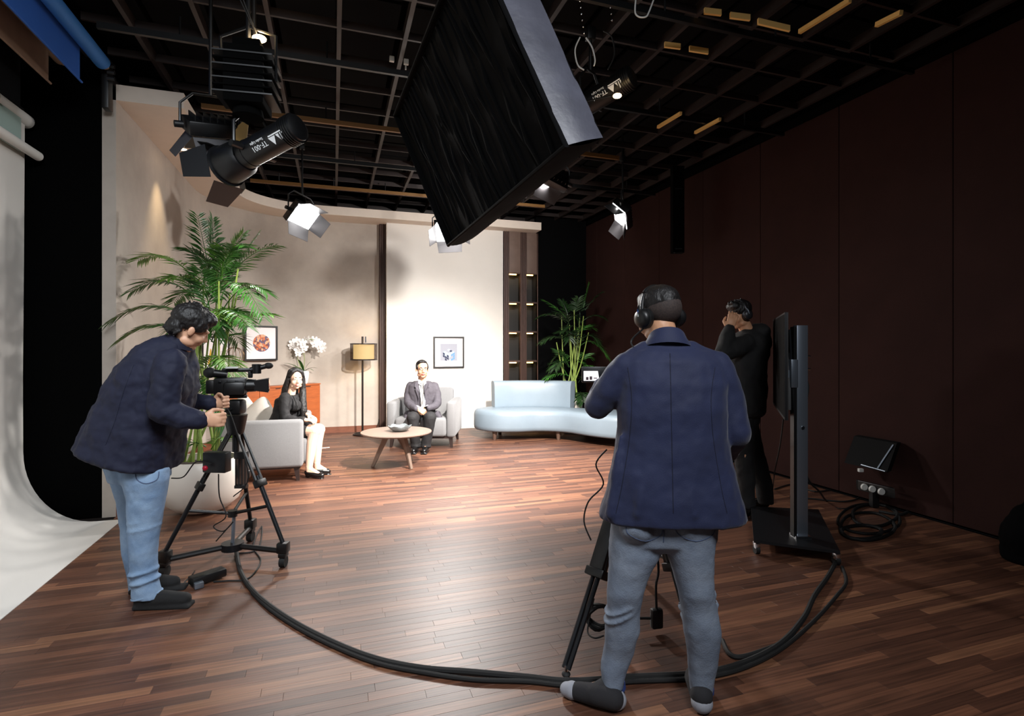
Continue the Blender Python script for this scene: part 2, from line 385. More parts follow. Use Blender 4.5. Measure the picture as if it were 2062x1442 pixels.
for x0, x1 in ((XA, XA+0.115), (XA+0.33, XA+0.455), (XA+0.655, XB)):
    MB().box(((x0+x1)/2, YF+0.03, ZS/2), (x1-x0, 0.04, ZS)).build('stile', 'dark_wood', t)
    n = max(1, int((x1-x0)/0.03))
    for k in range(n): MB().box((x0+(k+0.5)*(x1-x0)/n, YF, ZS/2), (0.016, 0.03, ZS), None, 0.003).build('slat', 'dark_wood', t)

# ------------------------------------------------------------------ white sweep backdrop on the left
t = thing('sweep_backdrop', 'large white sweep backdrop curving from wall onto the floor', 'backdrop', (-2.0, 3.3, 0))
prof = [Vector((-1.675, 0, 0.004)), Vector((-1.80, 0, 0.006))]
for i in range(15):
    a = math.pi/2*i/14; prof.append(Vector((-1.86-0.49*math.sin(a), 0, 0.006+0.60*(1-math.cos(a)))))
prof += [Vector((-2.352, 0, 1.2)), Vector((-2.345, 0, 2.2)), Vector((-2.34, 0, 3.22))]
mbx = MB(); Y0, Y1 = 0.3, 5.29; n = len(prof)
vs_ = []
for yv in (Y0, Y1):
    for off in (0, 1):
        for i, p in enumerate(prof):
            tg = (prof[min(i+1, n-1)]-prof[max(i-1, 0)]).normalized(); nn = Vector((tg.z, 0, -tg.x)) 
            vs_.append(p+nn*(-0.004*off)+Vector((0, yv, 0)))
fs = []
for i in range(n-1):
    fs += [(i, i+1, 2*n+i+1, 2*n+i), (n+i, 3*n+i, 3*n+i+1, n+i+1), (i, n+i, n+i+1, i+1), (2*n+i, 2*n+i+1, 3*n+i+1, 3*n+i)]
fs += [(0, 2*n, 3*n, n), (n-1, 2*n-1, 4*n-1, 3*n-1)]
mbx.add(vs_, fs); mbx.build('sheet', 'backdrop_white', t, 60)
MB().cyl((-2.36, 0.3, 3.27), (-2.36, 5.36, 3.27), 0.055, None, 20).build('roller', 'backdrop_white', t)
t = thing('backdrop_tube', 'pale tube hanging in front of the white sweep, lower of two', 'tube', (-2.27, 3, 2.98))
MB().cyl((-2.27, 0.3, 2.99), (-2.27, 5.33, 2.99), 0.036, None, 20).build('tube', 'backdrop_white', t)
MB().ell((-2.27, 5.33, 2.99), (0.036, 0.02, 0.036)).build('end_cap', 'soffit_paint', t)
mat('acrylic', (165, 185, 178), 0.25)
MB().box((-2.315, 2.7, 3.10), (0.006, 4.95, 0.26)).build('pale_board', 'acrylic', t)

# ------------------------------------------------------------------ coloured backdrop rolls under the ceiling
def roll(x, z, r, sx, zb, ye, label, msheet, mroll, name):
    t = thing(name, label, 'backdrop roll', (x, 3, zb))
    MB().cyl((x, 0.3, z), (x, ye, z), r, None, 20).build('roll', mroll, t)
    MB().cyl((x, ye, z), (x, ye+0.06, z), r*0.55, None, 16).build('core_tube', 'cardboard', t)
    MB().box((sx, (0.3+ye-0.22)/2, (z+zb)/2), (0.004, ye-0.22-0.3, z-zb)).build('sheet', msheet, t)
    MB().cyl((sx, 0.3, zb), (sx, ye-0.18, zb), 0.008, None, 8).build('hem_bar', msheet, t)
roll(-1.765, 3.735, 0.055, -1.835, 3.48, 5.13, 'bright blue paper backdrop roll under the dark ceiling', 'backdrop_blue', 'backdrop_blue_roll', 'blue_backdrop_roll')
roll(-2.04, 3.72, 0.05, -2.03, 3.44, 5.13, 'beige brown backdrop sheet beside the blue roll', 'backdrop_beige', 'backdrop_beige', 'beige_backdrop_roll')
roll(-2.22, 3.66, 0.045, -2.20, 3.22, 5.13, 'black backdrop sheet above the white sweep', 'black_cloth', 'black_cloth', 'black_backdrop_roll')
t = thing('backdrop_bracket', 'black roller bracket with chain at top of set wall edge', 'bracket', (-1.78, 5.3, 3.5))
MB().box((-1.78, 5.27, 3.62), (0.05, 0.10, 0.42), None, 0.006).build('bracket_plate', 'metal_black', t)
for k in range(3): MB().cyl((-1.75, 5.19, 3.74-0.05*k), (-1.70, 5.19, 3.74-0.05*k), 0.018, None, 10).build('roller_hook', 'metal_black', t)

# ------------------------------------------------------------------ furniture materials
mat('fabric_grey', (118, 118, 119), 0.9, var=0.1, vscale=160, bump=0.25, bscale=260, sheen=0.2)
mat('fabric_cushion', (190, 184, 176), 0.9, var=0.05, bump=0.15, bscale=180)
mat('espresso_wood', (36, 22, 18), 0.45)
mat('table_top', (122, 106, 96), 0.4, var=0.12, vscale=8, stretch=(1, 7, 1))
mat('table_leg', (112, 94, 82), 0.5, var=0.12, vscale=10)
mat('ceramic_grey', (110, 116, 118), 0.3, var=0.25, vscale=20)
mat('leather_blue', (124, 138, 149), 0.42, var=0.04, vscale=4, bump=0.06, bscale=60)
mat('teak', (158, 84, 44), 0.4, var=0.22, vscale=5, stretch=(1.2, 1.2, 14), bump=0.03)
mat('ceramic_white', (235, 232, 226), 0.3)
mat('petal', (245, 243, 240), 0.6)
mat('leaf', (62, 112, 40), 0.42, rgb2=(30, 74, 26), vscale=9)
mat('leaf_shaded', (34, 62, 26), 0.45, rgb2=(18, 40, 16), vscale=9)  # shade behind the sofa put into this darker leaf colour
mat('leaf_light', (116, 158, 58), 0.42, rgb2=(60, 112, 36), vscale=9)
mat('stalk', (120, 140, 62), 0.5, var=0.2, vscale=14)
mat('soil', (40, 28, 22), 0.95)
mat('planter_white', (224, 216, 206), 0.35)
mat('frame_black', (18, 14, 14), 0.4)
mat('mount_white', (240, 232, 232), 0.8)
mat('bronze', (120, 92, 60), 0.35, metal=0.8)
mat('paper', (235, 235, 235), 0.8)
def xf(mb, T): mb.v = [T@p for p in mb.v]; return mb

# ------------------------------------------------------------------ armchairs
def armchair(center, fwd, label):
    f = Vector(fwd).normalized(); r = f.cross(UP); T = Matrix.Translation(center)@basis(r, f, UP).to_4x4()
    t = thing('armchair', label, 'armchair', center, 'grey fabric armchairs')
    def B(name, m, *boxes):
        mb = MB()
        for c, s, ch in boxes: mb.box(c, s, None, ch)
        return xf(mb, T).build(name, m, t, 50)
    for sx in (-1, 1): B('armrest', 'fabric_grey', ((sx*0.43, -0.01, 0.405), (0.13, 0.82, 0.51), 0.035))
    bk = MB().box((0, 0, 0), (0.76, 0.16, 0.58), None, 0.045); xf(bk, Matrix.Translation((0, -0.33, 0.52))@Matrix.Rotation(math.radians(9), 4, 'X')); xf(bk, T).build('backrest', 'fabric_grey', t, 50)
    B('seat_base', 'fabric_grey', ((0, -0.02, 0.22), (0.72, 0.74, 0.12), 0.01))
    B('seat_cushion', 'fabric_grey', ((0, 0.045, 0.30), (0.725, 0.80, 0.27), 0.04))
    B('frame', 'espresso_wood', ((0, 0, 0.148), (0.90, 0.74, 0.03), 0.0))
    for sx in (-1, 1):
        for sy in (-1, 1):
            mb = MB(); x = sx*0.42; y = sy*0.33
            mb.loft([[Vector((x+a*0.028, y+b_*0.028, 0.15)) for a, b_ in ((-1, -1), (1, -1), (1, 1), (-1, 1))], [Vector((x+sx*0.018+a*0.016, y+sy*0.018+b_*0.016, 0.0)) for a, b_ in ((-1, -1), (1, -1), (1, 1), (-1, 1))]])
            xf(mb, T).build('leg', 'espresso_wood', t, 0)
    return T
C1 = V(-2.77, 6.15, 0); C2 = V(-1.297, 8.06, 0)
T1 = armchair(C1, RT*0.965+FW*0.26, 'grey fabric armchair the woman sits in, seen from its side')
T2 = armchair(C2, -FW+RT*-0.02, 'pale grey armchair facing forward, with the man in grey suit')
def cushion(T, label, sz=0.42):
    mb = MB(); rings = []
    n = 24
    for k, zz in enumerate([-1, -0.85, -0.5, 0, 0.5, 0.85, 1]):
        ring = []
        for i in range(n):
            a = 2*math.pi*i/n; e = 4.5; ct, st = math.cos(a), math.sin(a)
            x = math.copysign(abs(ct)**(2/e), ct); y = math.copysign(abs(st)**(2/e), st); sc = (1-abs(zz)**2.2)**0.5 if abs(zz) < 1 else 0.02
            pinch = 1.0+0.10*abs(x*y)
            ring.append(Vector((x*sz/2*pinch*(0.28+0.72*sc), y*sz/2*pinch*(0.28+0.72*sc), zz*0.075)))
        rings.append(ring)
    mb.loft(rings); xf(mb, T)
    return rootof(mb, 'cushion', 'fabric_cushion', label, 'cushion', 'pale throw cushions', 60)
cu_r = basis(RT, UP, FW)
for (x, y, d, rot, lab) in ((488, 842, 6.30, 38, 'pale cushion with raised corner, left of two in the armchair'), (522, 846, 6.22, 30, 'pale cushion leaning beside the seated woman, right of two')):
    cushion(Matrix.Translation(S(x, y, d))@(basis(RT, UP, -FW)@Matrix.Rotation(math.radians(rot+10), 3, 'Z')@Matrix.Rotation(math.radians(-15), 3, 'X')).to_4x4(), lab)

# ------------------------------------------------------------------ coffee table and bowl
tc_ = V(-1.40, 6.5, 0); t = thing('coffee_table', 'round low coffee table with splayed wooden legs', 'table', tc_)
MB().lathe([(0.36, 0.392), (0.41, 0.402), (0.422, 0.414), (0.42, 0.424), (0.30, 0.426)], tc_, 48).build('table_top', 'table_top', t, 40)
for (x, y), tp in (((750, 940), V(-1.51, 6.5, 0.395)), ((828, 945), V(-1.30, 6.42, 0.395)), ((830, 928), V(-1.42, 6.62, 0.395))):
    b_ = G(x, y); ax = frame_of(tp-b_)
    MB().loft([MB().ring(b_, ax[0]*0.02, ax[1]*0.02, 8, 3), MB().ring(tp, ax[0]*0.036, ax[1]*0.036, 8, 3)]).build('leg', 'table_leg', t, 50)
MB().cyl(tc_+UP*0.38, tc_+UP*0.394, 0.2, None, 24).build('under_plate', 'table_leg', t)
bc = V(-1.36, 6.5, 0.426); mb = MB(); n = 36; rings = []
for r, z, wv in ((0.05, 0.0, 0), (0.09, 0.01, 0), (0.125, 0.04, 0.004), (0.135, 0.066, 0.010), (0.128, 0.066, 0.010), (0.115, 0.042, 0.004), (0.08, 0.02, 0), (0.02, 0.016, 0)):
    rings.append([bc+Vector(((r+wv*math.cos(6*2*math.pi*i/n))*math.cos(2*math.pi*i/n), (r+wv*math.cos(6*2*math.pi*i/n))*math.sin(2*math.pi*i/n), z+wv*0.8*math.cos(6*2*math.pi*i/n))) for i in range(n)])
mb.loft(rings); rootof(mb, 'bowl', 'ceramic_grey', 'grey wavy rimmed ceramic bowl on the coffee table', 'bowl', None, 60)

# ------------------------------------------------------------------ floor lamp
lc = G(730, 876); d0 = lc.dot(FW); t = thing('floor_lamp', 'slim black floor lamp with lit cream drum shade', 'lamp', lc)
mat('lamp_metal', (24, 17, 15), 0.4, metal=0.3)
MB().tube([lc+Vector((0.14*math.cos(a), 0.14*math.sin(a), 0.014)) for a in [2*math.pi*i/28 for i in range(28)]], 0.014, 8, True).build('base_ring', 'lamp_metal', t)
MB().box(lc+UP*0.014, (0.28, 0.03, 0.02)).build('base_bar', 'lamp_metal', t)
MB().cyl(lc+UP*0.01, lc+UP*1.615, 0.016, None, 12).build('pole', 'lamp_metal', t)
MB().box(lc+V(0.05, 0, 1.565), (0.022, 0.022, 0.10)).build('finial_clip', 'chrome', t)
zs0, zs1 = 1.235, 1.495; lcs = lc+RT*0.02
mi = mat('shade_cream', (238, 214, 160), 0.8, emit=(255, 214, 140), estr=1.5)
ms = mat('shade_sheer', (60, 44, 34), 0.8); ms.node_tree.nodes['Principled BSDF'].inputs['Alpha'].default_value = 0.38
def drum(r, th): return [(r-th, zs0), (r, zs0), (r, zs1), (r-th, zs1), (r-th, zs0)]
def shell(r, z0, z1, th, c, n=40):
    mb = MB(); rg = [[c+Vector((rr*math.cos(2*math.pi*i/n), rr*math.sin(2*math.pi*i/n), z)) for i in range(n)] for rr, z in ((r, z0), (r, z1), (r-th, z1), (r-th, z0))]
    return mb.loft(rg, False, True)
shell(0.165, zs0+0.012, zs1-0.012, 0.004, lcs).build('inner_shade', 'shade_cream', t)
shell(0.215, zs0, zs1, 0.003, lcs).build('sheer_shade', 'shade_sheer', t)
for z in (zs0, zs1): shell(0.218, z-0.007, z+0.007, 0.008, lcs).build('shade_rim', 'lamp_metal', t)
for k in range(3): a = 2*math.pi*k/3; MB().cyl(lcs+UP*(zs1-0.02), lcs+Vector((0.21*math.cos(a), 0.21*math.sin(a), zs1)), 0.004, None, 6).build('spider_arm', 'lamp_metal', t)
point('floor_lamp_bulb', lcs+UP*1.36, 9, (1, 0.78, 0.5), 0.04)
rootof(MB().tube(smooth_path([lc+Vector((0.1, 0.05, 0.006)), V(-2.3, 9.0, 0.006), S(762, 852, 9.2), S(764, 838, 9.3), S(770, 833, 9.33), S(771, 846, 9.34)]), 0.006, 6), 'lamp_cord', 'rubber', 'thin dark lamp cord rising by the wood pilaster', 'cord')

# ------------------------------------------------------------------ wall hung sideboard
fr, fl = Vector((-0.22, 9.33, 0)), Vector((-1.46, 8.37, 0)); br, bl = Vector((-0.34, 9.49, 0)), Vector((-1.57, 8.53, 0))
t = thing('sideboard', 'wall hung teak sideboard behind the seated woman', 'sideboard', (fr+bl)/2+UP*0.20)
dirS = (fl-fr).normalized(); nS = Vector((0.61, -0.79, 0))
MB().prism([fr+UP*0.20, fl+UP*0.20, bl+UP*0.20, br+UP*0.20], UP*0.63).build('carcass', 'teak', t, 0)
MB().prism([fr+UP*0.83-dirS*0.01+nS*0.015, fl+UP*0.83+nS*0.015, bl+UP*0.83, br+UP*0.83-dirS*0.01], UP*0.02).build('top_panel', 'teak', t, 0)
Ls = (fl-fr).length
for k in range(3):
    a = fr+dirS*(Ls*k/3+0.004)+nS*0.001; b_ = fr+dirS*(Ls*(k+1)/3-0.004)+nS*0.001
    o = MB().prism([a+UP*0.21, b_+UP*0.21, b_+UP*0.82, a+UP*0.82], nS*0.016).build('door', 'teak', t, 0)
    MB().box((a+b_)/2+nS*0.012+UP*0.812, (0.16, 0.008, 0.014), rotm(UP, nS)).build('finger_pull', 'espresso_wood', o, 0)

# ------------------------------------------------------------------ orchid
oc = S(612, 772, 8.72); oc.z = 0.85; t = thing('orchid', 'white orchid arching from a white vase on the sideboard', 'orchid', oc)
MB().lathe([(0.05, 0), (0.062, 0.02), (0.075, 0.11), (0.082, 0.205), (0.074, 0.205), (0.07, 0.17), (0.01, 0.17)], oc, 28).build('vase', 'ceramic_white', t, 50)
sc8 = 8.72/FPX
def OP(x, y, dd=0): return S(x, y, 8.72+dd)
st1 = smooth_path([OP(611, 750), OP(613, 722), OP(609, 702), OP(606, 692), OP(618, 684), OP(636, 686), OP(650, 700)])
st2 = smooth_path([OP(608, 750, 0.05), OP(597, 715, 0.05), OP(592, 697, 0.05), OP(598, 686, 0.04)])
for s_ in (st1, st2): MB().tube(s_, 0.005, 6).build('stem', 'stalk', t)
def flower(c, s, face):
    mb = MB(); x, y, z = frame_of(face)
    for k in range(5):
        a = 2*math.pi*k/5+0.3; dv = x*math.cos(a)+y*math.sin(a); sd = x*-math.sin(a)+y*math.cos(a); wd = 0.5 if k % 2 else 0.62
        p = [c, c+dv*s*0.5+sd*s*wd*0.6+z*s*0.06, c+dv*s*0.85+sd*s*wd*0.45, c+dv*s+z*s*-0.05, c+dv*s*0.85-sd*s*wd*0.45, c+dv*s*0.5-sd*s*wd*0.6+z*s*0.06]
        mb.add(p, [(0, 1, 2, 3), (0, 3, 4, 5)])
    mb.ell(c+z*s*0.12, (s*0.16, s*0.16, s*0.16), None, 8, 6); return mb
ro = random.Random(5)
fl_px = [(590, 690), (597, 686), (604, 690), (588, 697), (596, 699), (603, 697), (600, 706), (610, 690), (616, 685), (623, 684), (630, 685), (637, 686), (642, 691), (648, 694), (651, 701), (645, 703), (634, 693), (608, 703), (601, 711), (613, 700)]
for (x, y) in fl_px:
    flower(OP(x, y, ro.uniform(-0.06, 0.05)), 0.07, -FW+RT*ro.uniform(-0.5, 0.5)+UP*ro.uniform(-0.4, 0.4)).build('flower', 'petal', t, 60)
def bladeleaf(mb, a, b_, w, sag, n=7):
    a, b_ = Vector(a), Vector(b_); side = (b_-a).cross(UP); side = side.normalized() if side.length > 1e-4 else Vector((1, 0, 0)); L_, R_, C_ = [], [], []
    for i in range(n+1):
        u = i/n; p = a.lerp(b_, u)+UP*(sag*4*u*(1-u)); ww = w*math.sin(math.pi*min(1, 0.12+0.88*u))**0.8 if i < n else 0.0005
        C_.append(p-UP*ww*0.25); L_.append(p+side*ww); R_.append(p-side*ww)
    vs_ = L_+C_+R_; fs = []; k = n+1
    for i in range(n): fs += [(i, i+1, k+i+1, k+i), (k+i, k+i+1, 2*k+i+1, 2*k+i)]
    mb.add(vs_, fs); return mb
for (x, y, dd, w) in ((570, 731, -0.08, 0.035), (600, 724, -0.1, 0.035), (628, 728, 0.05, 0.025), (640, 742, 0.0, 0.02), (632, 747, -0.1, 0.016), (585, 740, 0.1, 0.03)):
    bladeleaf(MB(), OP(612, 749), OP(x, y, dd), w, 0.04).build('leaf', 'leaf', t, 60)

# ------------------------------------------------------------------ wire sculpture
wc = S(472, 782, 7.75); wc.z = 0.85; t = thing('wire_sculpture', 'bronze wire ring sculpture beside the plant on the sideboard', 'sculpture', wc)
MB().lathe([(0.06, 0), (0.06, 0.015), (0.012, 0.02), (0.008, 0.14)], wc, 20).build('base', 'bronze', t)
for kz, rr in ((0.24, 0.115), (0.46, 0.13)):
    for a in range(4):
        R = Matrix.Rotation(a*math.pi/4, 3, 'Z')
        MB().tube([wc+UP*kz+R@Vector((rr*math.cos(q), 0, rr*math.sin(q))) for q in [2*math.pi*i/24 for i in range(24)]], 0.004, 5, True).build('ring', 'bronze', t)

# ------------------------------------------------------------------ framed pictures
def on_arc(x, r):
    dr = FW+RT*((x-CX)/FPX); a = dr.dot(dr); b_ = -2*dr.dot(CA); c_ = CA.dot(CA)-r*r
    d = (-b_+math.sqrt(b_*b_-4*a*c_))/(2*a); return dr*d, d
def picture(pa, pb, z0, z1, label, out):
    """pa, pb: plan points of the left and right edge"""
    pa, pb = Vector((pa.x, pa.y, 0)), Vector((pb.x, pb.y, 0)); xd = (pb-pa).normalized(); W = (pb-pa).length; o_ = Vector(out).normalized()
    t = thing('framed_picture', label, 'picture', (pa+pb)/2+UP*z0); bw = 0.026
    for a0, a1, b0, b1 in ((0, W, z0, z0+bw), (0, W, z1-bw, z1), (0, bw, z0+bw, z1-bw), (W-bw, W, z0+bw, z1-bw)):
        MB().prism([pa+xd*a0+UP*b0, pa+xd*a1+UP*b0, pa+xd*a1+UP*b1, pa+xd*a0+UP*b1], o_*0.03).build('frame_bar', 'frame_black', t, 0)
    MB().prism([pa+xd*bw+UP*(z0+bw), pa+xd*(W-bw)+UP*(z0+bw), pa+xd*(W-bw)+UP*(z1-bw), pa+xd*bw+UP*(z1-bw)], o_*0.012).build('mount', 'mount_white', t, 0)
    return t, (pa+pb)/2+UP*((z0+z1)/2)+o_*0.0135, xd, W, z1-z0
a, da = on_arc(493, 1.43); b_, db = on_arc(559, 1.43); dm = (da+db)/2
t, pc, xd, W, H = picture(a, b_, EYE+(CY-726)/FPX*dm, EYE+(CY-656)/FPX*dm, 'black framed print of an orange mosaic circle on the grey wall', (RT*0.5-FW))
mm = bpy.data.materials.new('mosaic'); mm.use_nodes = True; N = mm.node_tree.nodes; L = mm.node_tree.links
vo = N.new('ShaderNodeTexVoronoi'); vo.inputs['Scale'].default_value = 34; tcn = N.new('ShaderNodeTexCoord'); L.new(tcn.outputs['Object'], vo.inputs['Vector'])
rr_ = N.new('ShaderNodeValToRGB'); rr_.color_ramp.interpolation = 'CONSTANT'; E_ = rr_.color_ramp.elements; E_[0].color = (*lin((205, 110, 60)), 1); E_[1].position = 0.35; E_[1].color = (*lin((95, 80, 110)), 1)
for pos, cc in ((0.55, (225, 170, 130)), (0.75, (120, 60, 50)), (0.88, (190, 150, 150))): q = E_.new(pos); q.color = (*lin(cc), 1)
L.new(vo.outputs['Color'], rr_.inputs[0]); L.new(rr_.outputs[0], N['Principled BSDF'].inputs['Base Color']); M['mosaic'] = mm
rad = W*0.26; MB().add([pc]+[pc+xd*rad*math.cos(q)+UP*rad*math.sin(q) for q in [2*math.pi*i/40 for i in range(40)]], [(0, 1+i, 1+(i+1) % 40) for i in range(40)]).build('mosaic_disc', 'mosaic', t, 0)
a, da = on_arc(405, 1.43); b_, db = on_arc(460, 1.43); dm = db
t, pc, xd, W, H = picture(a, b_, EYE+(CY-745)/FPX*dm, EYE+(CY-678)/FPX*dm, 'black framed print half hidden by the tall palm', (RT*0.9-FW*0.5))
mat('print_ochre', (200, 160, 60), 0.8); mat('print_slate', (90, 90, 100), 0.8)
for k in range(4): MB().prism([pc+xd*(-0.3+0.16*k)*W+UP*-H*0.3, pc+xd*(-0.2+0.16*k)*W+UP*-H*0.3, pc+xd*(-0.16+0.16*k)*W+UP*H*(0.1+0.05*k), pc+xd*(-0.2+0.16*k)*W+UP*H*(0.15+0.05*k)], xd.cross(UP)*0.001).build('print_stroke', ('print_ochre', 'print_slate')[k % 2], t, 0)
def onY(x, Y): u = (x-CX)/FPX; d = Y/(FW.y+RT.y*u); return V(u*d, d, 0), d
a, da = onY(872.5, 9.298); b_, db = onY(934, 9.298); dm = (da+db)/2
t, pc, xd, W, H = picture(a, b_, EYE+(CY-741)/FPX*dm, EYE+(CY-678)/FPX*dm, 'black framed print of a blue block cube on the white wall', (0, -1, 0))
mat('print_grey', (146, 147, 156), 0.8); mat('cube_light', (170, 195, 220), 0.8); mat('cube_mid', (95, 135, 185), 0.8); mat('cube_dark', (40, 45, 70), 0.8)
on = Vector((0, -1, 0)); s2 = W*0.275
MB().prism([pc+xd*-s2+UP*-s2, pc+xd*s2+UP*-s2, pc+xd*s2+UP*s2, pc+xd*-s2+UP*s2], on*0.001).build('print_square', 'print_grey', t, 0)
u = s2*0.27; ex, ey, ez = xd*0.866*u-UP*0.5*u, xd*-0.866*u-UP*0.5*u, UP*u
bits = {'cube_light': MB(), 'cube_mid': MB(), 'cube_dark': MB()}; rq = random.Random(11)
for i in range(3):
    for j in range(3):
        for nm, o0, e0, e1 in (('cube_light', ez*1.5, ex, ey), ('cube_mid', ez*1.5+ex*3, ey, -ez), ('cube_dark', ez*1.5+ey*3, ex, -ez)):
            if rq.random() < 0.22: continue
            nm2 = nm if rq.random() < 0.7 else rq.choice(list(bits)); p = pc+on*0.0022+o0-UP*0.0*u+e0*i+e1*j
            bits[nm2].quad(p, p+e0*0.9, p+e0*0.9+e1*0.9, p+e1*0.9)
for nm in bits: bits[nm].build('cube_facets', nm, t, 0)

# ------------------------------------------------------------------ curved blue-grey sofa
fo = [(-0.60, 8.62), (-0.52, 8.38), (-0.25, 8.20), (0.10, 8.19), (0.45, 8.27), (0.80, 8.16), (1.12, 7.82), (1.45, 7.58), (1.85, 7.50), (2.12, 7.66), (2.22, 7.98), (2.05, 8.28), (1.70, 8.44), (1.35, 8.58), (0.95, 8.72), (0.5, 8.93), (0.1, 9.0), (-0.35, 8.93)]
ol = smooth_path([V(l, d, 0) for l, d in fo], 4, True); n = len(ol); ctr = sum(ol, Vector())/n
t = thing('curved_sofa', 'blue grey leather sofa with wavy front and low curved back', 'sofa', ctr)
def inset(pts, k):
    res = []
    for i in range(len(pts)):
        tg = (pts[(i+1) % n]-pts[i-1]).normalized(); nn = Vector((-tg.y, tg.x, 0)); 
        if nn.dot(ctr-pts[i]) < 0 and abs(nn.dot((ctr-pts[i]).normalized())) > 0.2: nn = -nn
        res.append(pts[i]+nn*k)
    return res
sgn = 1
rings = []
for z, k in ((0.135, 0.06), (0.14, 0.03), (0.165, 0.006), (0.21, 0.0), (0.38, 0.0), (0.43, 0.012), (0.458, 0.04), (0.468, 0.10)):
    tgs = []
    for i in range(n):
        tg = (ol[(i+1) % n]-ol[i-1]).normalized(); tgs.append(ol[i]+Vector((-tg.y, tg.x, 0))*k*sgn+UP*z)
    rings.append(tgs)
MB().loft(rings).build('seat_body', 'leather_blue', t, 60)
bl_ = smooth_path([V(-0.30, 8.72, 0), V(0.0, 8.82, 0), V(0.4, 8.85, 0), V(0.75, 8.80, 0), V(0.97, 8.68, 0)], 5); mb = MB(); rings = []
for i, p in enumerate(bl_):
    tg = (bl_[min(i+1, len(bl_)-1)]-bl_[max(i-1, 0)]).normalized(); nn = Vector((-tg.y, tg.x, 0))
    ring = []
    for a in range(20):
        q = 2*math.pi*a/20; ct, st = math.cos(q), math.sin(q); e = 5
        th = 0.085; ring.append(p+nn*th*math.copysign(abs(ct)**(2/e), ct)+UP*(0.665+0.225*math.copysign(abs(st)**(2/e), st)) + nn*0.05*((st+1)/2))
    rings.append(ring)
mb.loft(rings).build('backrest', 'leather_blue', t, 50)
mat('sofa_leg', (88, 66, 54), 0.5)
for l, d in ((-0.27, 8.33), (0.72, 8.33), (1.75, 7.75), (-0.2, 8.85), (1.2, 8.7)):
    MB().cyl(V(l, d, 0), V(l, d, 0.15), 0.026, 0.042, 16).build('leg', 'sofa_leg', t)

# ------------------------------------------------------------------ palms
def frond(start, tip, lift, nl, ll, lw, rng, fold=0.5):
    mb = MB(); a, b_ = Vector(start), Vector(tip); ctrl = (a+b_)/2+UP*lift
    def Bz(u): return a*(1-u)**2+ctrl*2*u*(1-u)+b_*u*u
    def dB(u): return ((ctrl-a)*(1-u)+(b_-ctrl)*u).normalized()
    pts = [Bz(i/10) for i in range(11)]; mb.tube(pts, [0.006-0.0045*i/10 for i in range(11)], 5)
    for i in range(nl):
        u = 0.18+0.82*(i+0.5)/nl; p = Bz(u); tg = dB(u); side = tg.cross(UP)
        side = side.normalized() if side.length > 1e-3 else Vector((1, 0, 0)); up_ = side.cross(tg)
        ln = ll*(0.55+0.75*math.sin(math.pi*min(1, 0.2+0.75*u)))*rng.uniform(0.85, 1.12)
        for sg in (-1, 1):
            dv = (side*sg*0.85+tg*(0.55+0.5*u)+up_*0.15).normalized(); e = p+dv*ln-UP*ln*rng.uniform(0.15, 0.45); m_ = p.lerp(e, 0.45)+UP*ln*0.06
            wv = (e-p).cross(up_); wv = wv.normalized()*lw*rng.uniform(0.8, 1.1) if wv.length > 1e-5 else side*lw
            mb.add([p, m_+wv, e, m_-wv, m_-up_*lw*0.5], [(0, 1, 4), (1, 2, 4), (2, 3, 4), (3, 0, 4)])
    return mb
def palm(t, canes, fronds, ll, lw, seed, mats):
    rng = random.Random(seed)
    for pts in canes: MB().tube(smooth_path(pts, 4), [0.013-0.006*i/(4*(len(pts)-1)) for i in range(4*(len(pts)-1)+1)], 7).build('cane', 'stalk', t)
    for k, (a, b_, lift, nl) in enumerate(fronds): frond(a, b_, lift, nl, ll, lw, rng).build('frond', mats[k % len(mats)], t, 0)
pd = 4.75; pb = G(412, 1036); pb = V((408-CX)/FPX*pd, pd, 0)
t = thing('potted_palm', 'tall green bamboo palm in round white bowl planter', 'plant', pb)
MB().lathe([(0.10, 0.0), (0.20, 0.025), (0.29, 0.10), (0.335, 0.22), (0.335, 0.33), (0.31, 0.42), (0.285, 0.465), (0.27, 0.465), (0.29, 0.42), (0.30, 0.38), (0.02, 0.37)], pb, 48).build('planter', 'planter_white', t, 60)
MB().cyl(pb+UP*0.37, pb+UP*0.40, 0.295, None, 32).build('soil', 'soil', t)
def PP(x, y, dd=0): return S(x, y, pd+dd)
rp_ = random.Random(21); canes = []
for k in range(13):
    x0 = 408+rp_.uniform(-38, 42); x1 = 425+rp_.uniform(-55, 60); dd = rp_.uniform(-0.12, 0.12); y1 = rp_.uniform(520, 660)
    canes.append([PP(x0, 930, dd), PP((x0+x1)/2+rp_.uniform(-8, 8), 800, dd), PP(x1, y1, dd*2)])
F = []
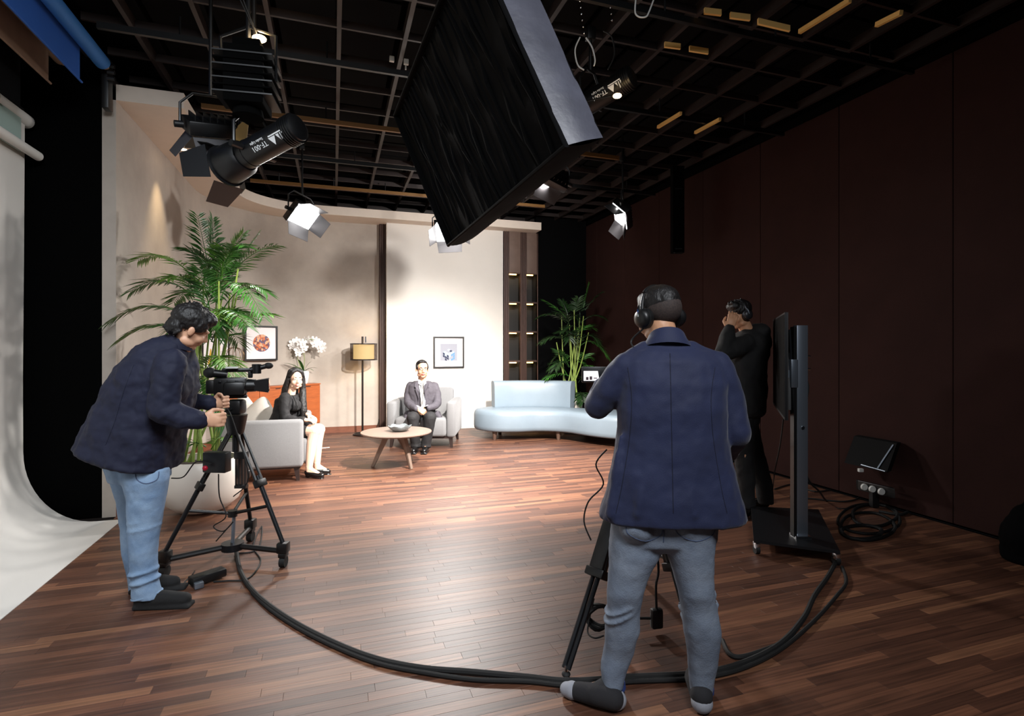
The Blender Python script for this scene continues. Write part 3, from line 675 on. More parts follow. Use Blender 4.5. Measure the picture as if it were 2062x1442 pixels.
for (ax, ay, bx_, by_, dd, lift) in ((395, 650, 216, 652, -0.3, 0.30), (392, 600, 262, 588, -0.1, 0.25), (390, 560, 278, 524, 0.1, 0.22), (400, 690, 236, 686, -0.35, 0.28),
    (425, 560, 398, 434, 0.1, 0.0), (430, 540, 428, 440, 0.0, 0.0), (440, 570, 490, 470, 0.0, 0.05), (440, 580, 556, 494, -0.1, 0.15), (445, 600, 520, 470, 0.15, 0.05),
    (440, 640, 538, 590, -0.2, 0.30), (445, 680, 548, 634, -0.15, 0.16), (430, 560, 372, 500, -0.2, 0.10), (440, 590, 530, 640, -0.35, 0.35), (425, 600, 470, 500, -0.25, 0.1),
    (415, 620, 340, 560, -0.35, 0.2), (430, 650, 500, 660, -0.4, 0.25), (420, 650, 330, 690, -0.3, 0.25), (425, 640, 400, 540, -0.3, 0.1), (435, 600, 455, 520, 0.3, 0.1),
    (420, 620, 350, 610, 0.25, 0.25), (440, 700, 480, 690, 0.3, 0.2), (430, 690, 385, 720, -0.1, 0.2), (435, 720, 470, 760, -0.2, 0.15), (420, 760, 380, 790, 0.1, 0.12), (430, 800, 455, 850, -0.1, 0.12), (415, 900, 350, 905, -0.15, 0.1), (425, 905, 455, 880, -0.15, 0.06), (410, 760, 440, 720, -0.1, 0.1), (405, 820, 390, 770, -0.1, 0.05)):
    F.append((PP(ax, ay, 0), PP(bx_, by_, dd), lift, 22 if abs(bx_-ax)+abs(by_-ay) > 70 else 12))
for k in range(16):
    a_ = rp_.uniform(0, 6.28); q_ = rp_.uniform(25, 85); x_ = 430+rp_.uniform(-25, 25); y_ = rp_.uniform(555, 690)
    F.append((PP(x_, y_, rp_.uniform(-.1, .1)), PP(x_+q_*math.cos(a_), y_-30+q_*0.6*math.sin(a_), rp_.uniform(-0.35, 0.3)), rp_.uniform(0.05, 0.25), 14))
palm(t, canes, F, 0.17, 0.0105, 4, ['leaf', 'leaf', 'leaf_light', 'leaf'])
pd = 9.05; pb = V((1150-CX)/FPX*pd, pd, 0)
t = thing('potted_palm', 'bamboo palm, shade painted into its leaves, standing behind the curved sofa', 'plant', pb)
mb = MB().lathe([(0.17, 0.0), (0.2, 0.02), (0.235, 0.45), (0.24, 0.56), (0.215, 0.56), (0.21, 0.5), (0.02, 0.5)], pb, 4, Matrix.Rotation(math.radians(27), 3, 'Z')); mb.build('planter', 'planter_white', t, 0)
MB().cyl(pb+UP*0.5, pb+UP*0.52, 0.14, None, 20).build('soil', 'soil', t)
rp_ = random.Random(8); canes = []
for k in range(11):
    x0 = 1150+rp_.uniform(-14, 14); x1 = 1150+rp_.uniform(-38, 38); dd = rp_.uniform(-0.15, 0.15)
    canes.append([PP(x0, 800, dd), PP(x0*0.4+x1*0.6, 740, dd), PP(x1, rp_.uniform(620, 690), dd*1.5)])
F = []
for (ax, ay, bx_, by_, dd, lift) in ((1140, 650, 1082, 640, -0.1, 0.2), (1175, 620, 1186, 574, 0, 0.0), (1178, 625, 1210, 590, 0, 0.05), (1170, 650, 1216, 640, -0.1, 0.15), (1165, 700, 1225, 720, -0.2, 0.35), (1168, 690, 1205, 690, -0.2, 0.25),
    (1145, 690, 1090, 690, -0.2, 0.2), (1140, 640, 1098, 606, 0.1, 0.05), (1145, 640, 1132, 606, 0.1, 0.05), (1150, 660, 1120, 630, -0.2, 0.15), (1150, 760, 1100, 762, -0.2, 0.15), (1165, 770, 1190, 760, -0.3, 0.12), (1168, 790, 1175, 810, -0.3, 0.1), (1160, 680, 1190, 660, 0.2, 0.2), (1150, 720, 1110, 730, 0, 0.2), (1155, 640, 1165, 600, 0.1, 0.05), (1170, 740, 1215, 760, -0.2, 0.2)):
    F.append((PP(ax, ay, 0), PP(bx_, by_, dd), lift, 17))
for k in range(12):
    a_ = rp_.uniform(0, 6.28); q_ = rp_.uniform(20, 48); x_ = 1155+rp_.uniform(-14, 14); y_ = rp_.uniform(640, 770)
    F.append((PP(x_, y_, 0), PP(x_+q_*math.cos(a_), y_-14+q_*0.5*math.sin(a_), rp_.uniform(-0.3, 0.2)), rp_.uniform(0.08, 0.3), 13))
palm(t, canes, F, 0.18, 0.012, 9, ['leaf_shaded', 'leaf', 'leaf_shaded'])
rootof(MB().box(G(655, 902)+UP*0.002, (0.12, 0.03, 0.003), Matrix.Rotation(0.3, 3, 'Z')), 'paper_scrap', 'paper', 'small white paper strip on the floor by the armchair', 'paper')

# ------------------------------------------------------------------ LED panel lamps with barn doors
GZ = 3.90
def led_panel(c, aim, w, h, label, roll=0.0, lit=True, rod=True, doors=(1, 1, 1, 1), grp='LED panel lamps with barn doors', flap=0.17, power=0, spread=120):
    c = Vector(c); z = (Vector(aim)-c).normalized(); x = z.cross(UP).normalized(); y = x.cross(z)   # y is up-ish, z the beam
    R = Matrix.Rotation(roll, 3, z); x = R@x; y = R@y
    t = thing('led_panel_lamp', label, 'studio lamp', c-UP*0.2, grp); B3 = basis(x, y, z)
    MB().box(c-z*0.05, (w+0.04, h+0.04, 0.09), B3, 0.008).build('housing', 'metal_black', t, 40)
    for k in range(6): MB().box(c-z*0.11+x*(k-2.5)*w/6, (0.006, h*0.9, 0.04), B3).build('cooling_fin', 'metal_black', t, 0)
    MB().box(c-z*0.003, (w, h, 0.006), B3).build('diffuser', 'led_white' if lit else 'lens_glass', t, 0)
    for k, (e, s, ln, hh) in enumerate(((x, y, h, w), (-x, y, h, w), (y, x, w, h), (-y, x, w, h))):
        if not doors[k]: continue
        p = c+e*hh/2+z*0.004; dv = (z*0.80+e*0.6).normalized()
        MB().prism([p-s*ln/2, p+s*ln/2, p+s*ln*0.46+dv*flap, p-s*ln*0.46+dv*flap], e*0.003).build('barn_door', 'barn_inner', t, 0)
    if power:
        o_ = area('panel_beam', c+z*0.012, c+z, w*0.95, power, (1, 0.97, 0.94), spread, h*0.95); o_.rotation_euler = basis(x, -y, -z).to_euler() if False else o_.rotation_euler
    yo = c-z*0.05; ax = x*(w/2+0.05)
    top = yo+UP*(h/2+0.12)
    MB().tube([yo+ax, yo+ax+UP*(h/2+0.05), top+ax*0.6, top, top-ax*0.6, yo-ax+UP*(h/2+0.05), yo-ax], 0.009, 8).build('yoke', 'metal_black', t)
    for s in (-1, 1): MB().cyl(yo+ax*s*0.9, yo+ax*s*1.18, 0.022, None, 12).build('tilt_knob', 'plastic_black', t)
    if rod:
        MB().cyl(top, Vector((top.x, top.y, 4.192)), 0.012, None, 10).build('hanging_rod', 'metal_black', t)
        MB().box(Vector((top.x, top.y, GZ-0.03)), (0.06, 0.06, 0.08), None, 0.006).build('grid_clamp', 'metal_black', t, 40)
    return t
LA, LB, LC = S(612, 437, 6.45), S(1248, 436, 6.9), S(904, 468, 7.6)
led_panel(LA, V(0.3, 4.2, 0), 0.30, 0.24, 'bright LED panel lamp hanging before the curved soffit', roll=-0.25, power=24)
led_panel(LB, V(-1.7, 6.7, 0.5), 0.36, 0.22, 'bright LED lamp hanging before the brown wall', roll=0.5, power=90, spread=110, doors=(1, 1, 0, 1))
led_panel(LC, V(-0.25, 4.2, 0), 0.36, 0.28, 'bright LED lamp half hidden behind the softbox tip', roll=0.1, power=66, spread=120)
led_panel(S(1112, 362, 6.2), V(-1.15, 9.4, 1.9), 0.30, 0.22, 'LED lamp seen from behind, right of the softbox lower edge', roll=0.4, power=62, spread=125, doors=(0, 1, 1, 1))
led_panel(S(425, 272, 3.62), V(-2.7, 5.0, 0.2), 0.26, 0.18, 'unlit black LED lamp left of the printed profile spotlight', roll=-0.3, lit=False)

# ------------------------------------------------------------------ big softbox
P1, P2, P4, P3 = V(-0.427, 3.60, 2.13), V(-0.811, 3.71, 3.05), V(0.2075, 2.056, 2.221), V(-0.1766, 2.167, 3.141)
nrm = (P2-P1).cross(P4-P1).normalized()
if nrm.dot(-FW) < 0: nrm = -nrm
back = -nrm*0.175
t = thing('softbox', 'huge black softbox lamp hanging above the studio floor', 'softbox', (P1+P2+P3+P4)/4-UP*0.5)
def qpt(u, v): return P1*(1-u)*(1-v)+P2*u*(1-v)+P4*(1-u)*v+P3*u*v
A_, B_, C_, D_ = P1, P2, P3, P4
MB().prism([A_+back*0.35, B_+back*0.35, C_+back*0.35, D_+back*0.35], back*0.65).build('shell', 'softbox_fabric', t, 0)
def edge_panel(a, b_, name, m):
    mb = MB(); n_, k_ = 14, 6; ctr_ = (P1+P2+P3+P4)/4; out_ = ((a+b_)/2-ctr_); out_ = (out_-nrm*out_.dot(nrm)).normalized(); vs_ = []
    for i in range(n_+1):
        for j in range(k_+1):
            u, v = i/n_, j/k_; p = a.lerp(b_, u)+back*v
            vs_.append(p+out_*(0.010*math.sin(math.pi*v)+0.006*noise.noise(p*7)+0.002))
    fs = [(i*(k_+1)+j, (i+1)*(k_+1)+j, (i+1)*(k_+1)+j+1, i*(k_+1)+j+1) for i in range(n_) for j in range(k_)]
    o_ = len(vs_); vs2 = [p-out_*0.012 for p in vs_]; mb.add(vs_, fs); mb.add(vs2, fs); mb.build(name, m, t, 80)
edge_panel(P4, P3, 'side_panel', 'softbox_side_lit'); edge_panel(P1, P4, 'side_panel', 'softbox_fabric'); edge_panel(P2, P1, 'side_panel', 'softbox_fabric'); edge_panel(P3, P2, 'side_panel', 'softbox_fabric')
MB().tube([P1, P2, P3, P4], 0.012, 8, True).build('rim', 'softbox_fabric', t)
rl = random.Random(4)
for k in range(1, 26):                                   # hanging fabric louvres, gathered in folds
    v = (k+rl.uniform(-0.25, 0.25))/26; mb = MB(); w_ = rl.uniform(0.006, 0.016)
    pts = [qpt(0.02+0.96*i/8, v+0.006*math.sin(i*1.3+k))+back*(0.10+0.12*rl.random()) for i in range(9)]
    mb.tube(pts, [w_*rl.uniform(0.7, 1.2) for _ in pts], 6).build('fabric_fold', 'softbox_fabric', t, 60)
MB().prism([A_+back*0.16, B_+back*0.16, C_+back*0.16, D_+back*0.16], back*0.2).build('front_fabric', 'softbox_fabric', t, 0)
for u, v in ((0.8, 0.35), (0.8, 0.75)):
    p = qpt(u, v)+back; MB().cyl(p, Vector((p.x, p.y, GZ)), 0.014, None, 8).build('hanging_rod', 'metal_black', t)
bc_ = qpt(0.5, 0.5)+back; MB().box(bc_+back*0.3, (0.3, 0.3, 0.12), rotm(nrm), 0.01).build('lamp_head', 'metal_black', t, 40)

# ------------------------------------------------------------------ profile spots with barn doors and print
def profile_spot(pb_, pf, label, textup, dia=0.075, aim=None, power=0, angle=55, col=(1, 0.94, 0.88)):
    pb_, pf = Vector(pb_), Vector(pf); z = (pf-pb_).normalized(); x = z.cross(UP).normalized(); y = x.cross(z); Ln = (pf-pb_).length
    t = thing('profile_spotlight', label, 'spotlight', (pb_+pf)/2-UP*0.2, 'profile spotlights')
    R3 = basis(x, y, z); r = dia
    MB().lathe([(r*0.6, 0), (r*0.95, 0.015), (r, 0.04), (r, Ln*0.66), (r*1.04, Ln*0.66), (r*1.04, Ln*0.7), (r, Ln*0.7), (r, Ln*0.74)], pb_, 28, R3).build('barrel', 'metal_black', t, 40)
    MB().lathe([(r*1.1, Ln*0.74), (r*1.35, Ln*0.78), (r*1.45, Ln*0.97), (r*1.45, Ln), (r*1.3, Ln), (r*1.2, Ln*0.9)], pb_, 28, R3).build('lamp_head', 'metal_black', t, 40)
    MB().cyl(pf-z*0.03, pf-z*0.02, r*1.2, None, 24).build('lens', 'lens_glass', t)
    MB().lathe([(r*1.45, Ln), (r*1.6, Ln), (r*1.6, Ln+0.012), (r*1.45, Ln+0.012)], pb_, 28, R3).build('accessory_ring', 'metal_dark', t, 40)
    for k, (e, s) in enumerate(((x, y), (-x, y), (y, x), (-y, x))):
        p = pf+e*r*1.5+z*0.014; dv = (z*0.86+e*0.5).normalized(); ln = r*2.6
        MB().prism([p-s*ln/2, p+s*ln/2, p+s*ln*0.36+dv*0.16, p-s*ln*0.36+dv*0.16], e*0.003).build('barn_door', 'metal_black', t, 0)
    for k in range(5): MB().lathe([(r*1.0, 0.03+k*0.016), (r*1.09, 0.03+k*0.016), (r*1.09, 0.037+k*0.016), (r, 0.037+k*0.016)], pb_, 24, R3).build('cooling_rib', 'metal_black', t, 40)
    mid = pb_+z*Ln*0.62; ax = x*r*1.7; top = mid+UP*0.24
    MB().tube([mid+ax, mid+ax+UP*0.14, top+ax*0.4, top, top-ax*0.4, mid-ax+UP*0.14, mid-ax], 0.011, 8).build('yoke', 'metal_black', t)
    for s in (-1, 1): MB().cyl(mid+ax*s*0.6, mid+ax*s*1.15, 0.02, None, 10).build('tilt_knob', 'plastic_black', t)
    MB().cyl(top, Vector((top.x, top.y, GZ)), 0.014, None, 10).build('hanging_rod', 'metal_black', t)
    MB().box(Vector((top.x, top.y, GZ-0.04)), (0.07, 0.06, 0.10), None, 0.008).build('grid_clamp', 'metal_black', t, 40)
    vdir = ((pb_+pf)/2-Vector((0, 0, EYE))).normalized(); nout = (-vdir+z*vdir.dot(z)).normalized(); tdir = nout.cross(z)       # print faces the room, set upside down as the lamp hangs
    xd = z if textup else -z; yd = nout.cross(xd)
    o0 = pb_+z*Ln*0.42+nout*(r+0.003)
    text_mesh('TF-001', r*0.52, o0-yd*r*0.25, xd, yd, 'print_white', t)
    text_mesh('Studio Light', r*0.26, o0-yd*r*0.55, xd, yd, 'print_white', t, 'small_lettering')
    lo = pb_+z*Ln*0.20+nout*(r+0.003); mbx = MB()
    for dx in (-0.35, 0.35): mbx.add([lo+xd*r*(dx-0.32)-yd*r*0.28, lo+xd*r*(dx+0.32)-yd*r*0.28, lo+xd*r*dx+yd*r*0.3], [(0, 1, 2)])
    mbx.add([lo+xd*r*-0.6-yd*r*0.42, lo+xd*r*0.6-yd*r*0.42, lo+xd*r*0.6-yd*r*0.33, lo+xd*r*-0.6-yd*r*0.33], [(0, 1, 2, 3)])
    mbx.build('printed_logo', 'print_white', t, 0)
    if power:
        ad_ = (Vector(aim)-pf).normalized(); spot('profile_beam', pf+ad_*0.27, aim, power, angle, col, 0.8, 0.08)
    return t, z, pf
t, zA, pfA = profile_spot(S(604, 254, 3.25), S(458, 334, 3.5), 'black profile spotlight with white print, left of the softbox', True, 0.085, aim=V(-2.6, 6.6, 0.6), power=150, angle=55, col=(1, 0.93, 0.84))
MB().prism([S(470, 262, 3.6), S(488, 245, 3.6), S(500, 252, 3.6), S(496, 283, 3.6), S(474, 291, 3.6)], FW*0.004).build('amber_lit_plate', 'amber_lit', t, 0)  # plate whose amber colour stands for lamplight on it
t, zB, pfB = profile_spot(S(1276, 152, 3.9), S(1140, 236, 4.28), 'black profile spotlight with white print, right of the softbox', True, 0.085, aim=V(-0.60, 6.7, 0.2), power=2500, angle=94)
mb = MB().ell(S(1243, 193, 3.72), (0.03, 0.03, 0.014)); mb.build('work_lamp', 'bulb_warm', t)
MB().tube([S(1243, 191, 3.76), S(1200, 199, 3.9), S(1160, 210, 4.0)], 0.006, 6).build('lamp_stem', 'metal_black', t)
point('work_lamp_glow', S(1243, 196, 3.68)-UP*0.04, 2.0, (1, 0.75, 0.45))
# finned fixture above the left spotlight
fc = S(500, 165, 3.3); t = thing('finned_spotlight', 'bulky black finned studio lamp below a warm bulb', 'spotlight', fc-UP*0.25)
RF = basis((RT*0.97+FW*0.2).normalized(), (FW*0.97-RT*0.2).normalized(), UP)
MB().box(fc, (0.22, 0.24, 0.34), RF, 0.006).build('housing', 'black_paint', t, 0)
for k in range(7): MB().box(fc+UP*(-0.12+0.04*k), (0.33, 0.26, 0.008), RF).build('cooling_fin', 'black_paint' if k % 2 else 'metal_black', t, 0)
MB().cyl(fc-UP*0.17, fc-UP*0.22, 0.08, 0.09, 20).build('snoot', 'black_paint', t)
MB().box(fc+UP*0.21, (0.16, 0.10, 0.08), RF, 0.01).build('ballast', 'black_paint', t, 40)
for s in (-1, 1): MB().tube([fc+RT*0.17*s, fc+RT*0.17*s+UP*0.28, fc+UP*0.34], 0.01, 6).build('yoke_arm', 'metal_black', t)
MB().ell(S(522, 78, 3.3), (0.042, 0.03, 0.022), RF).build('bulb', 'bulb_warm', t)
for dx in (-3, 3): MB().cyl(S(519, 74, 3.3), S(487+dx, 0, 3.25), 0.004, None, 6).build('power_lead', 'rubber', t)
MB().cyl(fc+UP*0.2, Vector((fc.x, fc.y, GZ)), 0.014, None, 8).build('hanging_rod', 'metal_black', t)
point('bulb_glow', S(522, 66, 3.3), 5, (1, 0.72, 0.4))
for k, (x, y) in enumerate(((440, 185), (452, 215))):
    pass

# ------------------------------------------------------------------ lighting bars under the grid
mat('bar_warm_lit', (120, 84, 42), 0.5, metal=0.3)  # warm lamplight on the bars put into the tan colour
for Yb, m_, zz, lab, x0, x1 in ((4.56, 'metal_black', 3.74, 'black lighting bar nearest, crossing behind the softbox', -1.6, 4.6), (5.80, 'bar_warm_lit', 3.75, 'lighting bar painted tan for warm light, crossing behind the profile spotlights', -1.2, 3.3), (8.22, 'bar_warm_lit', 3.76, 'lighting bar painted tan for warm light, crossing above the pale soffit', -1.1, 3.3), (7.0, 'metal_black', 3.75, 'black lighting bar in the middle of the ceiling', -1.2, 4.6), (3.2, 'metal_black', 3.75, 'black lighting bar overhead at the top of the view', -1.2, 4.6)):
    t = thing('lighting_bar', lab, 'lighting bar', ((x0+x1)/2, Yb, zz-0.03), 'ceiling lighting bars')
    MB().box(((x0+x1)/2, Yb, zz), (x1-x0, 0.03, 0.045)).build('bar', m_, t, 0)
    for k in range(6):
        xx = x0+(k+0.5)*(x1-x0)/6; MB().cyl((xx, Yb, zz), (xx, Yb, GZ), 0.008, None, 6).build('hanger', 'metal_black', t)
t = thing('socket_pair', 'pair of small white sockets clipped to the lighting bar', 'socket', S(805, 130, 4.6))
for x, y in ((789, 119), (818, 125)): MB().box(S(x, y, 4.58), (0.04, 0.03, 0.045), None, 0.004).build('socket', 'cable_white', t, 0)
MB().box(S(817, 136, 4.58), (0.012, 0.012, 0.035)).build('plug_pin', 'cable_white', t, 0)
for k, (a, b_, lab) in enumerate((((1418, 22), (1452, 26), 'leftmost of three short battens painted as amber lit rail, top right'), ((1470, 31), (1510, 36), 'middle of three short battens painted as amber lit rail, top right'), ((1526, 43), (1590, 58), 'rightmost of three short battens painted as amber lit rail, top right'), ((1338, 90), (1370, 94), 'left of two small battens painted as lit rail, right of the softbox'), ((1388, 98), (1426, 104), 'right of two small battens painted as lit rail, right of the softbox'))):
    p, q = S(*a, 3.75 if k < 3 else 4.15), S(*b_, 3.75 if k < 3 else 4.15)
    rootof(MB().box((p+q)/2, ((q-p).length, 0.02, 0.04), rotm(UP, FW) if False else basis((q-p).normalized(), UP.cross((q-p).normalized()), UP)), 'painted_glow_batten', 'amber_lit', lab, 'batten', 'short battens painted as lit rail')  # pieces added where rails glow, the lamplight painted as amber
for k, (a, b_, da, db, lab) in enumerate((((1610, 64), (1712, 0), 3.85, 3.45, 'long slanting batten painted as lit rail at the top right corner'), ((1325, 256), (1371, 228), 5.6, 5.1, 'slanting batten painted as lit rail, right of the profile spotlight, left one'), ((1400, 267), (1450, 240), 5.7, 5.2, 'slanting batten painted as lit rail before the brown wall top, right one'), ((1765, 50), (1815, 25), 3.6, 3.4, 'slanting batten painted as faintly lit rail high above the brown wall'))):
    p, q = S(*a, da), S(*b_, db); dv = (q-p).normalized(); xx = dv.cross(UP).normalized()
    rootof(MB().box((p+q)/2, (0.025, (q-p).length, 0.03), basis(xx, dv, xx.cross(dv))), 'painted_glow_batten', 'amber_lit', lab, 'batten', 'slanting battens painted as lit rail')  # same painted lamplight along the slanting rail stretches

# ------------------------------------------------------------------ hanging chains, loops and wall column
def chain(x, y0, y1, d, label):
    t = thing('bead_chain', label, 'chain', S(x, y1, d)); k = 0; y = y0
    while y < y1:
        MB().ell(S(x+k*1.6, y, d), (0.006, 0.006, 0.006), None, 8, 6).build('bead', 'chrome', t); k += 1; y += 13
chain(1168, 2, 70, 3.6, 'thin beaded chain beside the softbox, left of two'); chain(1228, 2, 45, 3.6, 'thin beaded chain beside the softbox, right of two')
rootof(MB().tube(smooth_path([S(1168, 75, 3.7), S(1158, 100, 3.7), S(1163, 130, 3.7), S(1176, 141, 3.7)]), 0.005, 6).tube(smooth_path([S(1180, 76, 3.7), S(1192, 95, 3.7), S(1198, 120, 3.7), S(1196, 133, 3.7)]), 0.005, 6), 'cable_loop', 'cable_white', 'pale looped cable above the right spotlight', 'cable')
rootof(MB().tube(smooth_path([S(1280, 0, 3.4), S(1279, 25, 3.4), S(1287, 34, 3.4), S(1300, 34, 3.4), S(1306, 26, 3.4), S(1316, 0, 3.4)]), 0.005, 6), 'cable_loop', 'cable_white', 'pale safety cable loop hanging at the top edge', 'cable')
rootof(MB().tube(smooth_path([S(1215, 62, 3.9), S(1232, 75, 3.9), S(1237, 110, 3.9), S(1224, 140, 3.9)]), 0.005, 6), 'cable_loop', 'rubber', 'dark looped cable above the right spotlight', 'cable')
hc = S(1364, 510, 7.2); ht = S(1364, 330, 7.2); t = thing('column_speaker', 'slim black column hanging in front of the brown wall', 'speaker', hc)
MB().box((hc+Vector((hc.x, hc.y, 3.86)))/2, (0.155, 0.12, 3.86-hc.z), basis(RT, FW, UP), 0.003).build('cabinet', 'black_paint', t, 0)
for z_ in (hc.z+0.05, hc.z+0.85): MB().box(Vector((hc.x, hc.y, z_))-FW*0.062, (0.09, 0.006, 0.012), basis(RT, FW, UP)).build('badge', 'metal_dark', t, 0)
for k in (-1, 0, 1): MB().cyl(hc+RT*0.045*k+UP*0.006-FW*0.03, hc+RT*0.045*k-UP*0.004-FW*0.03, 0.01, None, 8).build('screw', 'chrome', t)

# ------------------------------------------------------------------ television on wheeled stand
TVn, TVf = V(1.83, 3.60, 0), V(2.24, 4.60, 0); tvd = (TVf-TVn).normalized(); tvo = Vector((-tvd.y, tvd.x, 0)); tvo = tvo if tvo.dot(RT) < 0 else -tvo
z0, z1 = 0.955, 1.68
t = thing('television', 'thin flat television seen edge on, mounted on a wheeled stand', 'television', (TVn+TVf)/2+UP*z0)
MB().prism([TVn+UP*z0, TVf+UP*z0, TVf+UP*z1, TVn+UP*z1], -tvo*0.022).build('panel', 'plastic_black', t, 0)
MB().prism([TVn+tvd*0.012+UP*(z0+0.02)+tvo*0.002, TVf-tvd*0.012+UP*(z0+0.02)+tvo*0.002, TVf-tvd*0.012+UP*(z1-0.012)+tvo*0.002, TVn+tvd*0.012+UP*(z1-0.012)+tvo*0.002], -tvo*0.002).build('screen', 'screen_off', t, 0)
MB().prism([TVn-tvd*0.003+UP*z0-tvo*0.006, TVn+UP*z0-tvo*0.006, TVn+UP*z1-tvo*0.006, TVn-tvd*0.003+UP*z1-tvo*0.006], -tvo*0.005).build('edge_trim', 'chrome', t, 0)
MB().prism([TVn+tvd*0.2+UP*(z0+0.05)-tvo*0.022, TVf-tvd*0.2+UP*(z0+0.05)-tvo*0.022, TVf-tvd*0.25+UP*(z0+0.45)-tvo*0.022, TVn+tvd*0.25+UP*(z0+0.45)-tvo*0.022], -tvo*0.035).build('rear_housing', 'plastic_black', t, 0)
pbx = G(1612, 1082, 0.1); tvm = (TVn+TVf)/2
t = thing('television_stand', 'black wheeled television stand with tall grey post', 'stand', Vector((pbx.x, pbx.y, 0)))
q = [G(1518, 1093, 0.085), G(1692, 1116, 0.085), G(1648, 1030, 0.085), G(1512, 1024, 0.085)]
MB().prism(q, UP*0.018).build('base_plate', 'metal_dark', t, 0)
R3 = basis(RT, FW, UP); pc_ = Vector((pbx.x, pbx.y, 0))
MB().box(pc_+UP*0.85, (0.078, 0.055, 1.50), R3, 0.004).build('post', 'metal_grey', t, 40)
MB().box(pc_+UP*0.85-RT*0.05, (0.02, 0.05, 1.48), R3).build('post_channel', 'metal_black', t, 0)
MB().box(pc_+UP*0.11, (0.11, 0.09, 0.02), R3).build('post_foot', 'chrome', t, 0)
mc = pc_-RT*0.055+UP*1.26
MB().box(mc, (0.05, 0.06, 0.20), R3, 0.006).build('mount_bracket', 'metal_grey', t, 40)
MB().box(mc-RT*0.012, (0.012, 0.03, 0.62), basis((RT+UP*0.05).normalized(), FW, (UP-RT*0.05).normalized())).build('mount_rail', 'chrome', t, 0)
MB().box((mc+tvm+UP*1.26)/2-UP*0.0, (0.012, 0.5, 0.05), basis(tvo, tvd, UP)).build('mount_plate', 'metal_grey', t, 0)
for k, dz_ in ((0, 0.0), (1, 0.09)): MB().cyl(pc_+RT*0.038+UP*(1.29+dz_), pc_+RT*0.07+UP*(1.29+dz_), 0.008, None, 8).build('bolt', 'chrome', t)
MB().cyl(pc_-FW*0.03+UP*0.88, pc_-FW*0.035+UP*0.88, 0.012, None, 10).build('bolt', 'chrome', t)
cq = sum(q, Vector())/4
for p in q:
    p = p.lerp(cq, 0.07); w_ = thing('caster', None, None); w_.parent = t; w_.name = 'caster'; bpy.data.objects.remove(w_)
    o = MB().cyl(Vector((p.x, p.y, 0.032))-RT*0.014, Vector((p.x, p.y, 0.032))+RT*0.014, 0.032, None, 18).build('caster', 'rubber', t)
    MB().box(Vector((p.x, p.y, 0.062)), (0.036, 0.05, 0.045), R3, 0.006).build('caster_fork', 'chrome', o, 40)
rootof(MB().tube(smooth_path([mc-UP*0.05, S(1605, 752, 4.0), S(1627, 775, 4.0), S(1618, 830, 4.0), S(1612, 880, 4.0), S(1625, 960, 4.1), S(1650, 990, 4.4), G(1665, 1010), G(1690, 1025), G(1720, 1020)]), 0.008, 6), 'video_cable', 'rubber', 'black cable curling down behind the stand post', 'cable')
rootof(MB().tube(smooth_path([TVn+tvd*0.1+UP*0.95, S(1570, 900, 3.9), S(1560, 950, 4.6), G(1556, 985)]), 0.005, 6), 'video_cable', 'rubber', 'thin black cable hanging from the television bottom', 'cable')

# ------------------------------------------------------------------ floor cables
def floor_cable(pts, r, label, m='rubber', z=None):
    return rootof(MB().tube(smooth_path([G(x, y, r)+UP*0.001 for x, y in pts], 6), r, 8), 'floor_cable', m, label, 'cable')
main = [(476, 1112), (484, 1150), (505, 1185), (540, 1218), (600, 1258), (680, 1298), (760, 1328), (850, 1346), (950, 1354), (1060, 1364), (1150, 1372), (1270, 1364), (1400, 1357), (1490, 1338), (1570, 1298), (1618, 1245), (1640, 1200), (1668, 1160), (1684, 1130)]
floor_cable(main, 0.014, 'thick black cable sweeping across the floor to the stand')
floor_cable([(x+3, y+9+(6 if 850 < x < 1000 else 0)) for x, y in main[2:15]]+[(1640, 1250), (1685, 1200), (1704, 1172), (1696, 1142)], 0.010, 'thinner black cable running alongside the thick floor cable')
floor_cable([(478, 1115), (520, 1105), (527, 1060), (510, 1100), (525, 1130), (500, 1165), (455, 1170), (430, 1172)], 0.005, 'thin black cord looping under the left tripod')
floor_cable([(1455, 1290), (1470, 1318), (1500, 1322), (1560, 1302)], 0.011, 'short black cable end beside the front operator foot')
for k, (cx_, cy_, rx_, ry_) in enumerate(((1750, 1045, 62, 30), (1745, 1060, 55, 28), (1760, 1038, 45, 22), (1735, 1072, 40, 14))):
    floor_cable([(cx_+rx_*math.cos(a)*(1+0.06*math.sin(3*a+k)), cy_+ry_*math.sin(a)) for a in [2*math.pi*i/16 for i in range(33)]], 0.011+0.001*k, ('largest black cable coil by the right wall', 'second black cable coil lying on the pile', 'small black cable coil at back of the pile', 'flat black cable coil at front of the pile')[k])
floor_cable([(1800, 985), (1830, 1020), (1815, 1036), (1770, 1030)], 0.012, 'black cord dropping from the power box to the coil')
floor_cable([(1560, 985), (1600, 975), (1640, 990), (1690, 985), (1730, 1000), (1700, 1010), (1640, 1005), (1590, 1000)], 0.007, 'tangled thin black cable behind the stand')
floor_cable([(1495, 985), (1530, 978), (1548, 1000), (1535, 1022), (1508, 1018), (1515, 1005), (1545, 1012)], 0.005, 'pale cord looping on the floor by the man in black', 'cable_white')
rootof(MB().tube(smooth_path([S(1222, 905, 2.6), S(1200, 935, 2.6), S(1215, 975, 2.6), S(1185, 1010, 2.6), S(1176, 1050, 2.6), S(1190, 1088, 2.55)]), 0.004, 6), 'camera_cord', 'rubber', 'thin dark cord looping left of the front operator jacket', 'cable')

